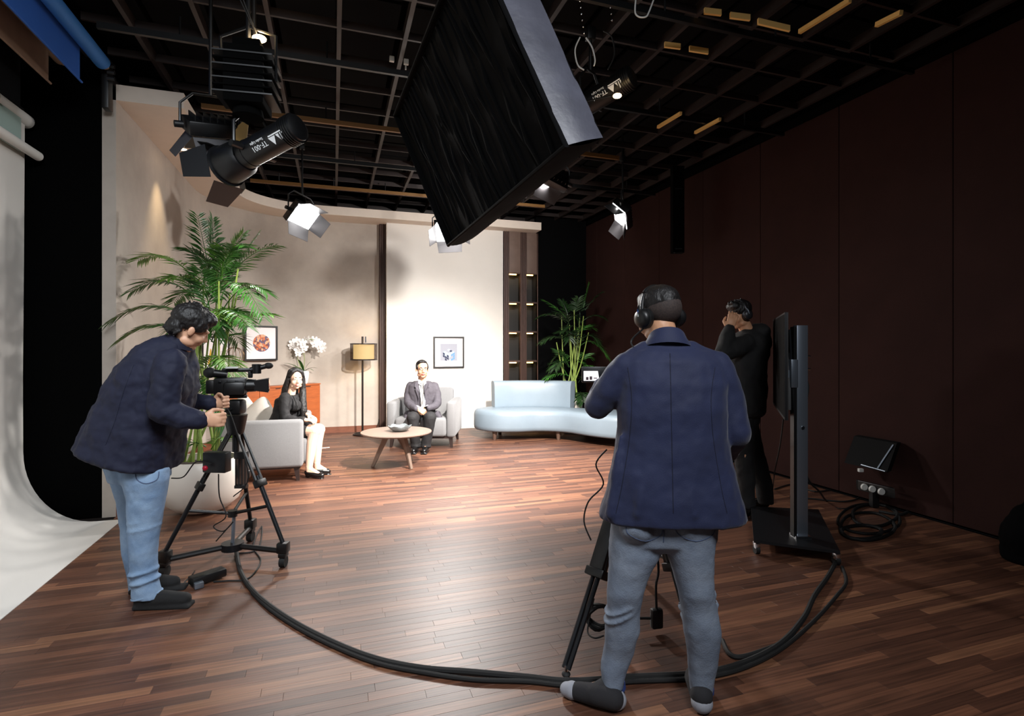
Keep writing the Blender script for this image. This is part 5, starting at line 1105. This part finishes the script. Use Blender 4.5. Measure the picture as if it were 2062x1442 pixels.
g.loft(legloft([(1036, 1332, 1444, 0), (1108, 1341, 1437, 0), (1156, 1356, 1434, -0.01), (1190, 1366, 1437, -0.02), (1220, 1372, 1441, -0.01), (1268, 1377, 1451, -0.005), (1316, 1385, 1447, 0), (1350, 1388, 1440, 0), (1395, 1391, 1433, 0.0)], 2.17, 0.95))
g.loft([hr(1250, 1436, 985, 2.2, 0.10), hr(1234, 1444, 1040, 2.2, 0.125), hr(1230, 1442, 1085, 2.2, 0.115), hr(1280, 1400, 1102, 2.2, 0.08)])
for xx in (1286, 1388): g.ell(S(xx, 1058, 2.13), (0.082, 0.065, 0.075))
for (xx, yy, ww) in ((1252, 1215, 0.072), (1250, 1232, 0.070), (1404, 1208, 0.074), (1408, 1228, 0.073)):
    g.tube([S(xx, yy, 2.19)+RT*ww*0.97*math.cos(a)+FW*ww*math.sin(a)+UP*(0.035*math.cos(a)) for a in [2*math.pi*i/20 for i in range(20)]], 0.0055, 6, True)
je = put_solid('jeans', solid(g, 0.007, 4, 0.011, 0.085), 'jeans_grey', t)
for (x0, x1) in ((1262, 1336), (1362, 1440)):
    seam(surface_of(je), je, [(x0, 1050), (x0+2, 1074), ((x0+x1)/2, 1090), (x1-4, 1076), (x1-2, 1050)], 0.0022, 'pocket_seam', 'denim_seam')
seam(surface_of(je), je, [(1338, 1048), (1337, 1070), (1336, 1092)], 0.0022, 'centre_seam', 'denim_seam')
# socks and feet
s_ = MB(); s_.caps_([an[1]+UP*0.03, an[1]-UP*0.005, S(1238, 1398, 2.22)], [0.045, 0.045, 0.043]); s_.caps_([an[1], G(1195, 1398, 0.05)], [0.045, 0.036]); s_.caps_([G(1236, 1408, 0.045), G(1205, 1400, 0.048), G(1165, 1392, 0.036), G(1142, 1388, 0.028)], [0.042, 0.042, 0.036, 0.026])
put_solid('sock', solid(s_, 0.006, 3), 'sock_black', t)
put_solid('sock_toe', solid(MB().caps_([G(1152, 1390, 0.032), G(1141, 1388, 0.028)], [0.0355, 0.029]), 0.005, 2), 'sock_grey', t); put_solid('sock_heel', solid(MB().ell(G(1240, 1409, 0.036), (0.044, 0.042, 0.038)), 0.005, 2), 'sock_grey', t)
MB().cyl(S(1234, 1376, 2.2), S(1236, 1386, 2.2), 0.050, None, 20).build('sock_cuff', 'sock_blue', t)
hl = G(1413, 1412, 0.04); tf = (FW*0.96+RT*0.16).normalized()
s_ = MB(); s_.caps_([an[0], hl+UP*0.02], [0.044, 0.043]); s_.caps_([hl, hl+tf*0.09+UP*0.012, hl+tf*0.16-UP*0.004, hl+tf*0.21-UP*0.012], [0.04, 0.045, 0.043, 0.028]); put_solid('sock', solid(s_, 0.006, 3), 'sock_black', t)
put_solid('sock_heel', solid(MB().ell(hl-UP*0.002-tf*0.004, (0.043, 0.043, 0.039)), 0.005, 2), 'sock_grey', t); MB().cyl(an[0]-UP*0.012, an[0]+UP*0.006, 0.050, None, 20).build('sock_cuff', 'sock_blue', t)
hp = headphones(H1, 1.02, 'large black headphones worn by the foreground operator', base)
MB().tube(smooth_path([H1@Vector((-0.1, 0, -0.05)), S(1272, 685, 2.25), S(1276, 700, 2.22), S(1290, 712, 2.2)]), 0.004, 6).build('cord', 'rubber', hp)

# ------------------------------------------------------------------ left operator, bending over the camera
D2 = 3.05; base = V(-2.17, 3.05, 0)
t = thing('person', 'person in navy blazer and blue jeans bending over the left camera', 'person', base)
H2 = headH(S(383, 660, 3.05), RT*0.60+FW*0.68-UP*0.46, UP+RT*0.35)
sh = [S(346, 732, 2.88), S(368, 728, 3.25)]; el = [S(328, 826, 2.84), S(372, 806, 3.32)]; wr = [S(407, 846, 2.92), S(428, 812, 3.36)]
hip = [S(285, 925, 2.98), S(262, 925, 3.16)]; kn = [S(291, 1060, 2.98), S(263, 1060, 3.2)]; an = [S(294, 1192, 3.0), S(280, 1184, 3.22)]
b = MB(); add_head(b, H2); b.caps_([S(378, 676, 3.05), S(362, 702, 3.05)], [0.054, 0.06])
add_inner_body(b, S(362, 702, 3.05), S(335, 755, 3.05), S(275, 910, 3.06), -FW, sh, el, wr, hip, kn, an, [G(352, 1206, 0.045), G(335, 1172, 0.045)])
add_hand(b, wr[0], RT+UP*-0.02+FW*0.15, FW+RT*0.1, UP, 1.35); add_hand(b, wr[1], RT+UP*0.1, -FW, UP, 1.1)
put_solid('body', solid(b, 0.0055, 3, deci=0.5), 'skin', t)
R2 = H2.to_3x3()
h = MB().ell(H2@Vector((0, -0.020, 0.048)), (0.089, 0.105, 0.085), R2, 24, 16); h.ell(H2@Vector((0, 0.05, 0.085)), (0.075, 0.055, 0.045), R2); h.ell(H2@Vector((0, -0.075, -0.02)), (0.068, 0.042, 0.06), R2)
for s in (-1, 1): h.ell(H2@Vector((s*0.07, 0.01, 0.04)), (0.02, 0.05, 0.045), R2)
rh = random.Random(2)
for k in range(46):
    a = rh.uniform(0, 2*math.pi); q = rh.uniform(0.1, 1.0); p = Vector((0.075*math.cos(a)*q, -0.02+0.095*math.sin(a)*q, 0.05+0.08*(1-q*q)**0.5)); h.caps_([H2@p, H2@(p+Vector((rh.uniform(-.02, .02), rh.uniform(-.02, .03), rh.uniform(-.008, .022))))], [0.011, 0.004], 8)
for k in range(16): a = math.pi*(1.1+0.8*rh.random()); p = Vector((0.07*math.cos(a), -0.02+0.085*math.sin(a), -0.03)); h.caps_([H2@p, H2@(p+Vector((rh.uniform(-.01, .01), -0.012, -0.035)))], [0.012, 0.003], 8)
put_solid('hair', solid(h, 0.005, 1, 0.012, 0.02), 'hair_black', t)
def sr(x, y, hw, dx, dy, dw, e=2.4): 
    L_ = math.hypot(dx, dy); return MB().ring(S(x, y, 3.05), (RT*dx-UP*dy)*(hw/L_*3.05/FPX), FW*dw, 26, e)
j = MB(); j.loft([sr(260, 922, 84, 0.955, 0.297, 0.225, 2.9), sr(262, 918, 88, 0.955, 0.297, 0.24, 2.9), sr(278, 868, 83, 0.95, 0.28, 0.23, 2.7), sr(297, 815, 77, 0.95, 0.27, 0.22), sr(318, 762, 69, 0.94, 0.33, 0.215, 2.6), sr(336, 722, 54, 0.9, 0.43, 0.19, 2.6), sr(352, 700, 36, 0.8, 0.6, 0.13), sr(366, 688, 22, 0.8, 0.6, 0.075)])
j.caps_([sh[0], S(334, 785, 2.85), el[0], S(365, 842, 2.87), S(404, 846, 2.915)], [0.080, 0.074, 0.070, 0.064, 0.050], 18)
j.caps_([sh[1], S(370, 780, 3.3), el[1], S(424, 811, 3.355)], [0.075, 0.066, 0.060, 0.050], 18)
jk = put_solid('jacket', solid(j, 0.0085, 4, 0.034, 0.09), 'navy_black', t)
mb = MB(); rings = []
for (hh, k_) in ((0.0, 1.2), (0.025, 1.05), (0.045, 0.95), (0.04, 0.88), (0.01, 1.0)):
    ax = (RT*0.5+UP*0.86).normalized(); u1 = (RT*0.86-UP*0.5).normalized()
    rings.append([S(361, 693, 3.05)+ax*hh+u1*0.066*k_*math.cos(a)+FW*0.075*k_*math.sin(a) for a in [2*math.pi*i/24 for i in range(24)]])
mb.loft(rings, False); mb.build('collar', 'navy_black', jk, 60)
seam(surface_of(jk), jk, [(268, 735), (248, 790), (230, 850), (212, 896)], 0.003, 'back_vent', 'navy_dark', 8)
g = MB()
g.loft(legloft([(925, 250, 328, 0.03), (945, 247, 336, 0.01), (965, 250, 336, 0), (1000, 259, 330, 0), (1063, 261, 320, 0), (1113, 261, 314, 0), (1163, 266, 315, 0), (1202, 268, 324, 0.0)], 2.98, 0.82))
g.loft(legloft([(912, 222, 296, 0), (935, 219, 296, 0), (965, 226, 290, 0), (1013, 238, 286, 0), (1063, 243, 284, 0), (1113, 247, 282, 0), (1163, 258, 288, 0), (1190, 262, 292, 0.0)], 3.18, 0.82))
g.loft([hr(228, 318, 890, 3.07, 0.14), hr(220, 334, 925, 3.07, 0.16), hr(232, 334, 965, 3.07, 0.14)])
for (xx, yy) in ((290, 1046), (291, 1062), (289, 1150), (292, 1168)): g.tube([S(xx, yy, 2.98)+RT*0.080*math.cos(a)*(1 if yy < 1100 else 0.9)+FW*0.066*math.sin(a)+UP*0.016*math.cos(a) for a in [2*math.pi*i/18 for i in range(18)]], 0.009, 6, True)
je = put_solid('jeans', solid(g, 0.0075, 4, 0.012, 0.09), 'jeans_blue', t)
seam(surface_of(je), je, [(272, 948), (276, 966), (294, 974), (316, 966), (320, 950)], 0.003, 'pocket_seam', 'denim_seam')
MB().tube([S(296, 1197, 2.985)+RT*0.074*math.cos(a)+FW*0.064*math.sin(a)+UP*0.018*math.cos(a) for a in [2*math.pi*i/24 for i in range(24)]], 0.006, 6, True).build('hem', 'jeans_blue', je)
for (hx, hy, tx, ty, nm) in ((288, 1208, 372, 1206, 0), (290, 1176, 350, 1172, 1)):
    s_ = MB(); a, b_ = G(hx, hy, 0.045), G(tx, ty, 0.04); s_.caps_([a+UP*0.055+RT*0.015, a, a.lerp(b_, 0.5)+UP*0.006, b_], [0.052, 0.046, 0.044, 0.036]); s_.box((a+b_)/2-UP*0.032, (0.30, 0.085, 0.024), basis((b_-a).normalized(), UP.cross((b_-a).normalized()), UP), 0.008)
    put_solid('shoe', solid(s_, 0.007, 3), 'black_wool', t)

# ------------------------------------------------------------------ man in black by the television
base = V(2.02, 4.65, 0); t = thing('person', 'person all in black holding headphones to the ear beside the television', 'person', base)
D3 = 4.65; H3 = headH(S(1490, 634, 4.65), -RT*0.93-FW*0.25-UP*0.22, UP-RT*0.05)
sh = [S(1502, 692, 4.82), S(1500, 692, 4.48)]; el = [S(1482, 762, 4.88), S(1456, 712, 4.36)]; wr = [S(1472, 798, 4.86), S(1468, 663, 4.46)]
hip = [S(1497, 840, 4.74), S(1493, 840, 4.56)]; kn = [S(1520, 930, 4.78), S(1497, 930, 4.54)]; an = [S(1540, 1010, 4.82), S(1504, 1018, 4.56)]
b = MB(); add_head(b, H3); b.caps_([S(1495, 646, 4.65), S(1506, 672, 4.65)], [0.054, 0.06])
add_inner_body(b, S(1504, 672, 4.65), S(1498, 720, 4.65), S(1494, 830, 4.65), FW, sh, el, wr, hip, kn, an, [an[0]-RT*0.18-UP*0.06, an[1]-RT*0.18-UP*0.06])
add_hand(b, wr[1], UP*0.95+RT*0.35+FW*0.1, FW+RT*0.2, RT*-1, 0.35, 1.05, 0.3); add_hand(b, wr[0], -RT*0.5-UP*0.8, FW*-1, -RT, 0.5)
put_solid('body', solid(b, 0.0065, 3, deci=0.5), 'skin_tan', t); face_details(t, H3)
R_ = H3.to_3x3(); h = MB().ell(H3@Vector((0, -0.016, 0.050)), (0.084, 0.102, 0.082), R_, 20, 14); h.ell(H3@Vector((0, 0.05, 0.085)), (0.07, 0.05, 0.04), R_); h.ell(H3@Vector((0, -0.07, -0.01)), (0.062, 0.038, 0.05), R_)
for k in range(20): p = Vector((rh.uniform(-.04, .04), rh.uniform(-.06, .09), 0.115)); h.caps_([H3@p, H3@(p+Vector((rh.uniform(-.015, .015), rh.uniform(-.02, .02), rh.uniform(.01, .03))))], [0.011, 0.004], 8)
put_solid('hair', solid(h, 0.006, 1, 0.01, 0.02), 'hair_black', t)
def vr(x0, x1, y, dw, d=4.65, e=2.4): return MB().ring(S((x0+x1)/2, y, d), RT*((x1-x0)/2*d/FPX), FW*dw, 24, e)
j = MB(); j.loft([vr(1462, 1524, 838, 0.19), vr(1456, 1534, 828, 0.21), vr(1450, 1537, 788, 0.21), vr(1452, 1537, 740, 0.215), vr(1462, 1543, 700, 0.21, 4.65, 2.6), vr(1480, 1536, 676, 0.15), vr(1492, 1524, 664, 0.08)])
j.caps_([sh[0], el[0], wr[0]], [0.085, 0.07, 0.055]); j.caps_([sh[1], S(1476, 703, 4.4), el[1], S(1464, 680, 4.41), wr[1]-UP*0.005], [0.085, 0.075, 0.068, 0.060, 0.052])
j.ell(S(1526, 668, 4.65), (0.085, 0.13, 0.075)); j.ell(S(1534, 690, 4.65), (0.05, 0.12, 0.10))
put_solid('hoodie', solid(j, 0.011, 5, 0.026, 0.12), 'black_wool', t)
g = MB(); g.loft([vr(1466, 1526, 826, 0.17), vr(1468, 1524, 850, 0.16), vr(1476, 1520, 872, 0.12)])
for i, (rows, d) in enumerate((([(840, 1478, 1525), (880, 1485, 1530), (930, 1500, 1542), (975, 1520, 1555), (1015, 1528, 1557)], 4.76), ([(840, 1470, 1518), (880, 1474, 1518), (930, 1480, 1518), (975, 1486, 1520), (1022, 1490, 1520)], 4.56))):
    g.loft([hr(a, b_, y, d, (b_-a)/2*d/FPX*0.9, 2.2) for y, a, b_ in rows])
put_solid('trousers', solid(g, 0.010, 4, 0.02, 0.1), 'black_wool', t)
for p in an:
    a = Vector((p.x, p.y, 0.05)); s_ = MB().caps_([a+UP*0.04, a, a-RT*0.12-UP*0.005, a-RT*0.19-UP*0.012], [0.045, 0.046, 0.042, 0.034]); put_solid('shoe', solid(s_, 0.008, 3), 'leather_shoe', t)
headphones(H3, 1.0, 'grey headphones on the person all in black', base, 'grille', 'metal_grey')

# ------------------------------------------------------------------ seated woman
DW = 6.15; base = V(-2.5, 6.2, 0); t = thing('person', 'smiling woman with long black hair in black suit seated in the armchair', 'person', base)
def W(x, y, dd=0.0): return S(x, y, DW+dd)
H4 = headH(W(595, 764), RT*0.62-FW*0.78+UP*0.02, UP-RT*0.02+RT*0.08)
rtw = (-FW*0.80-RT*0.60).normalized()           # her right side, toward the room
sh = [W(574, 801, -0.14), W(596, 801, 0.16)]; el = [W(575, 843, -0.20), W(603, 838, 0.18)]; wr = [W(612, 846, -0.20), W(621, 836, -0.02)]
hip = [W(566, 862, -0.08), W(574, 862, 0.10)]; kn = [W(634, 868, -0.18), W(643, 865, -0.03)]; an = [S(622, 944, 5.93), S(638, 938, 6.05)]
toe = [G(648, 958, 0.03), G(661, 950, 0.03)]
b = MB(); add_head(b, H4, 0.98, True); b.caps_([W(589, 778), W(585, 798)], [0.045, 0.05])
add_inner_body(b, W(585, 797), W(582, 815), W(566, 858), rtw, sh, el, wr, hip, kn, an, toe, 0.86)
for i in (0, 1): b.caps_([hip[i], kn[i]], [0.085, 0.066]); b.caps_([kn[i], kn[i].lerp(an[i], 0.3)-RT*0.012, an[i]], [0.062, 0.058, 0.036])
add_hand(b, wr[0], RT+UP*0.02-FW*0.1, -UP+FW*0.2, FW, 0.5, 0.92); add_hand(b, wr[1], RT*0.9-UP*0.35-FW*0.3, -UP-RT*0.3, -FW, 0.6, 0.92)
put_solid('body', solid(b, 0.0055, 3, deci=0.6), 'skin_pale', t); face_details(t, H4, 0.98, 'hair_black', 'lip', True)
R_ = H4.to_3x3(); h = MB(); h.ell(H4@Vector((0, -0.030, 0.045)), (0.088, 0.098, 0.083), R_, 20, 14)
hs = H4
def HL(pts, rs): h.caps_([H4@Vector(p) for p in pts], rs, 12)
HL([(0.0, -0.07, 0.06), (0.0, -0.11, -0.05), (-0.0, -0.115, -0.20), (0.02, -0.12, -0.36)], [0.075, 0.075, 0.07, 0.04])
HL([(-0.055, 0.0, 0.085), (-0.083, 0.005, 0.0), (-0.088, -0.01, -0.11), (-0.08, 0.03, -0.25), (-0.085, 0.06, -0.36), (-0.07, 0.07, -0.42)], [0.035, 0.026, 0.038, 0.045, 0.042, 0.02])
HL([(0.055, 0.0, 0.085), (0.083, -0.005, 0.0), (0.092, -0.05, -0.12), (0.08, -0.10, -0.25), (0.06, -0.11, -0.38)], [0.035, 0.026, 0.042, 0.055, 0.03])
HL([(0.0, 0.035, 0.112), (0.05, 0.05, 0.085), (0.074, 0.035, 0.04)], [0.022, 0.022, 0.016]); HL([(0.0, 0.035, 0.112), (-0.05, 0.045, 0.085), (-0.074, 0.035, 0.04)], [0.022, 0.022, 0.016])
HL([(-0.06, 0.02, -0.30), (-0.10, 0.05, -0.38), (-0.07, 0.07, -0.44)], [0.03, 0.03, 0.015])
put_solid('hair', solid(h, 0.006, 3, 0.008, 0.03), 'hair_black', t)
fwW = (RT*0.80-FW*0.60).normalized()
def wring(c, rx, ry, e=2.3): return MB().ring(c, rtw*rx, fwW*ry, 24, e)
j = MB(); j.loft([wring(W(568, 858), 0.17, 0.15), wring(W(570, 846), 0.16, 0.135), wring(W(577, 828), 0.145, 0.12), wring(W(582, 814), 0.165, 0.125), wring(W(584, 802), 0.165, 0.10), wring(W(585, 795), 0.10, 0.065)])
j.caps_([sh[0], W(573, 822, -0.17), el[0], W(598, 847, -0.2), W(610, 846, -0.2)], [0.062, 0.058, 0.052, 0.045, 0.04]); j.caps_([sh[1], el[1], W(618, 837, 0.0)], [0.062, 0.052, 0.04]); j.ell(W(590, 816, -0.06), (0.09, 0.09, 0.08))
jk = put_solid('jacket', solid(j, 0.008, 4, 0.018, 0.08), 'black_suit', t)
MB().tube([W(590, 797, -0.10), W(596, 810, -0.17), W(598, 825, -0.16)], 0.007, 6).build('lapel', 'black_wool', jk); MB().tube([W(595, 797, 0.0), W(601, 810, -0.08), W(600, 825, -0.12)], 0.007, 6).build('lapel', 'black_wool', jk)
g = MB(); 
for i in (0, 1): g.caps_([hip[i], hip[i].lerp(kn[i], 0.70)], [0.105, 0.092])
g.caps_([(hip[0]+hip[1])/2, ((hip[0]+hip[1])/2).lerp((kn[0]+kn[1])/2, 0.70)], [0.10, 0.085]); put_solid('skirt', solid(g, 0.009, 4), 'black_suit', t)
for i in (0, 1):
    a, b_ = an[i], toe[i]; gz = 0.03; a0 = Vector((a.x, a.y, 0.055)); b0 = Vector((b_.x, b_.y, 0.03)); dv = (b0-a0).normalized()
    s_ = MB(); s_.caps_([a0-dv*0.015, a0.lerp(b0, 0.55)-UP*0.004, b0], [0.036, 0.036, 0.028]); s_.box((a0+b0)/2-UP*0.03, (0.20, 0.062, 0.016), basis(dv, UP.cross(dv).normalized(), dv.cross(UP.cross(dv).normalized())), 0.005); s_.box(Vector((a0.x, a0.y, 0.022))-dv*0.015, (0.04, 0.04, 0.044), basis(dv, UP.cross(dv).normalized(), UP), 0.004)
    sh_ = put_solid('shoe', solid(s_, 0.006, 2), 'leather_shoe', t); MB().ell(b0+UP*0.027-dv*0.012, (0.02, 0.012, 0.008)).build('shoe_bow', 'metal_dark', sh_)
    add = MB().caps_([a+UP*0.03, Vector((a.x, a.y, 0.075)), a0.lerp(b0, 0.5)+UP*0.016], [0.036, 0.034, 0.026]); put_solid('instep', solid(add, 0.006, 2), 'skin_pale', t)

# ------------------------------------------------------------------ seated man in grey suit
DM = 7.85; base = V(-1.33, 7.8, 0); t = thing('person', 'man in grey suit and glasses seated with clasped hands in the pale armchair', 'person', base)
def X5(x, y, dd=0.0): return S(x, y, DM+dd)
H5 = headH(X5(850, 743, -0.06), -FW*0.93+RT*0.34, UP)
sh = [X5(827, 778, 0.0), X5(874, 778, 0.0)]; el = [X5(822, 812, -0.08), X5(881, 812, -0.08)]; wr = [X5(841, 823, -0.36), X5(860, 822, -0.36)]
hip = [X5(838, 838, -0.02), X5(864, 838, -0.02)]; kn = [X5(831, 842, -0.50), X5(866, 842, -0.50)]; an = [X5(837, 897, -0.46), X5(858, 896, -0.46)]
toe = [Vector((p.x, p.y, 0.04))-FW*0.14 for p in an]
H5 = H5@Matrix.Translation((0, 0, -0.004)); b = MB(); add_head(b, H5, 1.1); b.caps_([X5(850, 752), X5(850, 772)], [0.056, 0.06])
add_inner_body(b, X5(850, 770), X5(850, 790), X5(850, 835), RT, sh, el, wr, hip, kn, an, toe, 0.82)
add_hand(b, wr[0], RT*0.75-FW*0.35-UP*0.3, -UP*0.4-FW*-0.6, UP, 0.75); add_hand(b, wr[1], -RT*0.75-FW*0.35-UP*0.45, FW*0.6-UP*0.4, UP, 0.75)
put_solid('body', solid(b, 0.006, 3, deci=0.6), 'skin', t); face_details(t, H5, 1.1)
R_ = H5.to_3x3(); h = MB(); h.ell(H5@Vector((0, -0.024, 0.055)), (0.089, 0.099, 0.084), R_, 20, 14); h.ell(H5@Vector((0.01, 0.033, 0.108)), (0.066, 0.044, 0.022), R_)
for s in (-1, 1): h.ell(H5@Vector((s*0.077, 0.005, 0.033)), (0.015, 0.044, 0.044), R_)
put_solid('hair', solid(h, 0.006, 2, 0.006, 0.03), 'hair_black', t)
H5 = H5@Matrix.Scale(1.1, 4)
gl = thing('eyeglasses', 'thin rimmed eyeglasses worn by the man in grey suit', 'glasses', H5@Vector((0, 0.1, 0)))
for s in (-1, 1):
    MB().tube([H5@Vector((s*0.032+0.024*math.cos(a), 0.100, 0.002+0.018*math.sin(a))) for a in [2*math.pi*i/18 for i in range(18)]], 0.0016, 5, True).build('rim', 'metal_dark', gl)
    MB().cyl(H5@Vector((s*0.056, 0.098, 0.006)), H5@Vector((s*0.08, 0.0, 0.008)), 0.0016, None, 5).build('temple', 'metal_dark', gl)
MB().cyl(H5@Vector((-0.008, 0.101, 0.006)), H5@Vector((0.008, 0.101, 0.006)), 0.0016, None, 5).build('bridge', 'metal_dark', gl)
def mr_(x0, x1, y, dw, dd=0, e=2.4): return MB().ring(X5((x0+x1)/2, y, dd), RT*((x1-x0)/2*(DM+dd)/FPX), FW*dw, 26, e)
j = MB(); j.loft([mr_(824, 878, 842, 0.15), mr_(825, 877, 828, 0.145), mr_(825, 876, 808, 0.14), mr_(822, 879, 788, 0.145, 0, 2.6), mr_(823, 878, 775, 0.12, 0, 2.7), mr_(834, 866, 767, 0.075)])
j.caps_([sh[0], X5(822, 795, -0.02), el[0], X5(829, 820, -0.25), wr[0]-(wr[1]-wr[0])*0.15], [0.068, 0.062, 0.060, 0.052, 0.046]); j.caps_([sh[1], X5(880, 795, -0.02), el[1], X5(874, 819, -0.25), wr[1]+(wr[1]-wr[0])*0.15], [0.068, 0.062, 0.060, 0.052, 0.046])
j.caps_([X5(822, 835, -0.1), X5(820, 842, -0.16)], [0.06, 0.05]); j.caps_([X5(880, 835, -0.1), X5(884, 840, -0.14)], [0.06, 0.05])
jk = put_solid('jacket', solid(j, 0.009, 3, 0.018, 0.09), 'grey_suit', t)
yF = -0.152
def front(x, y, off): return X5(x, y, off)
sp = MB().prism([front(842, 768, -0.085), front(858, 768, -0.085), front(857, 790, -0.172), front(855, 822, -0.170), front(848, 822, -0.170), front(846, 790, -0.172)], FW*0.03); sp.build('shirt_front', 'shirt_white', t, 0)
for s in (-1, 1): MB().prism([front(850+s*3, 766, -0.098), front(850+s*8, 764, -0.07), front(850+s*9, 771, -0.10), front(850+s*3, 776, -0.145)], FW*0.01).build('shirt_collar', 'shirt_white', t, 0)
MB().prism([front(848.5, 768, -0.118), front(852.5, 768, -0.118), front(853, 773, -0.145), front(853.5, 790, -0.180), front(852, 814, -0.180), front(849, 818, -0.180), front(847, 812, -0.180), front(847.5, 790, -0.180), front(848, 773, -0.145)], FW*0.008).build('tie', 'tie_grey', t, 0)
for s in (-1, 1):
    MB().prism([front(850+s*7, 767, -0.085), front(850+s*14, 770, -0.105), front(850+s*15, 779, -0.150), front(850+s*12.5, 781, -0.165), front(850+s*14, 784, -0.165), front(850+s*6.0, 806, -0.182), front(850+s*5.5, 790, -0.180)], FW*0.006).build('lapel', 'grey_suit', jk, 0)
    MB().cyl(wr[(s+1)//2]+(wr[(s+1)//2]-el[(s+1)//2]).normalized()*-0.03, wr[(s+1)//2]+(wr[(s+1)//2]-el[(s+1)//2]).normalized()*0.012, 0.040, 0.036, 16).build('shirt_cuff', 'shirt_white', t)
g = MB()
for i in (0, 1): g.caps_([hip[i], kn[i]], [0.10, 0.084], 18); g.caps_([kn[i], Vector((an[i].x, an[i].y, 0.10))], [0.082, 0.068], 18); g.cyl(Vector((an[i].x, an[i].y, 0.12)), Vector((an[i].x, an[i].y, 0.062))-FW*0.01, 0.068, 0.072, 18)
g.ell(X5(850, 836, 0.0), (0.17, 0.13, 0.09)); put_solid('trousers', solid(g, 0.009, 3, 0.014, 0.09), 'black_suit', t)
for i in (0, 1):
    a = Vector((an[i].x, an[i].y, 0.05)); fd = -FW; s_ = MB().caps_([a+UP*0.03, a, a+fd*0.10-UP*0.004, a+fd*0.17-UP*0.012], [0.044, 0.044, 0.043, 0.034]); s_.box(a+fd*0.07-UP*0.04, (0.085, 0.28, 0.02), basis(RT, FW, UP), 0.006); put_solid('shoe', solid(s_, 0.007, 3), 'leather_shoe', t)
wt = wr[1]+(wr[1]-el[1]).normalized()*0.02; MB().cyl(wt, wt+(wr[1]-el[1]).normalized()*0.016, 0.032, None, 16).build('wristwatch', 'metal_black', t)
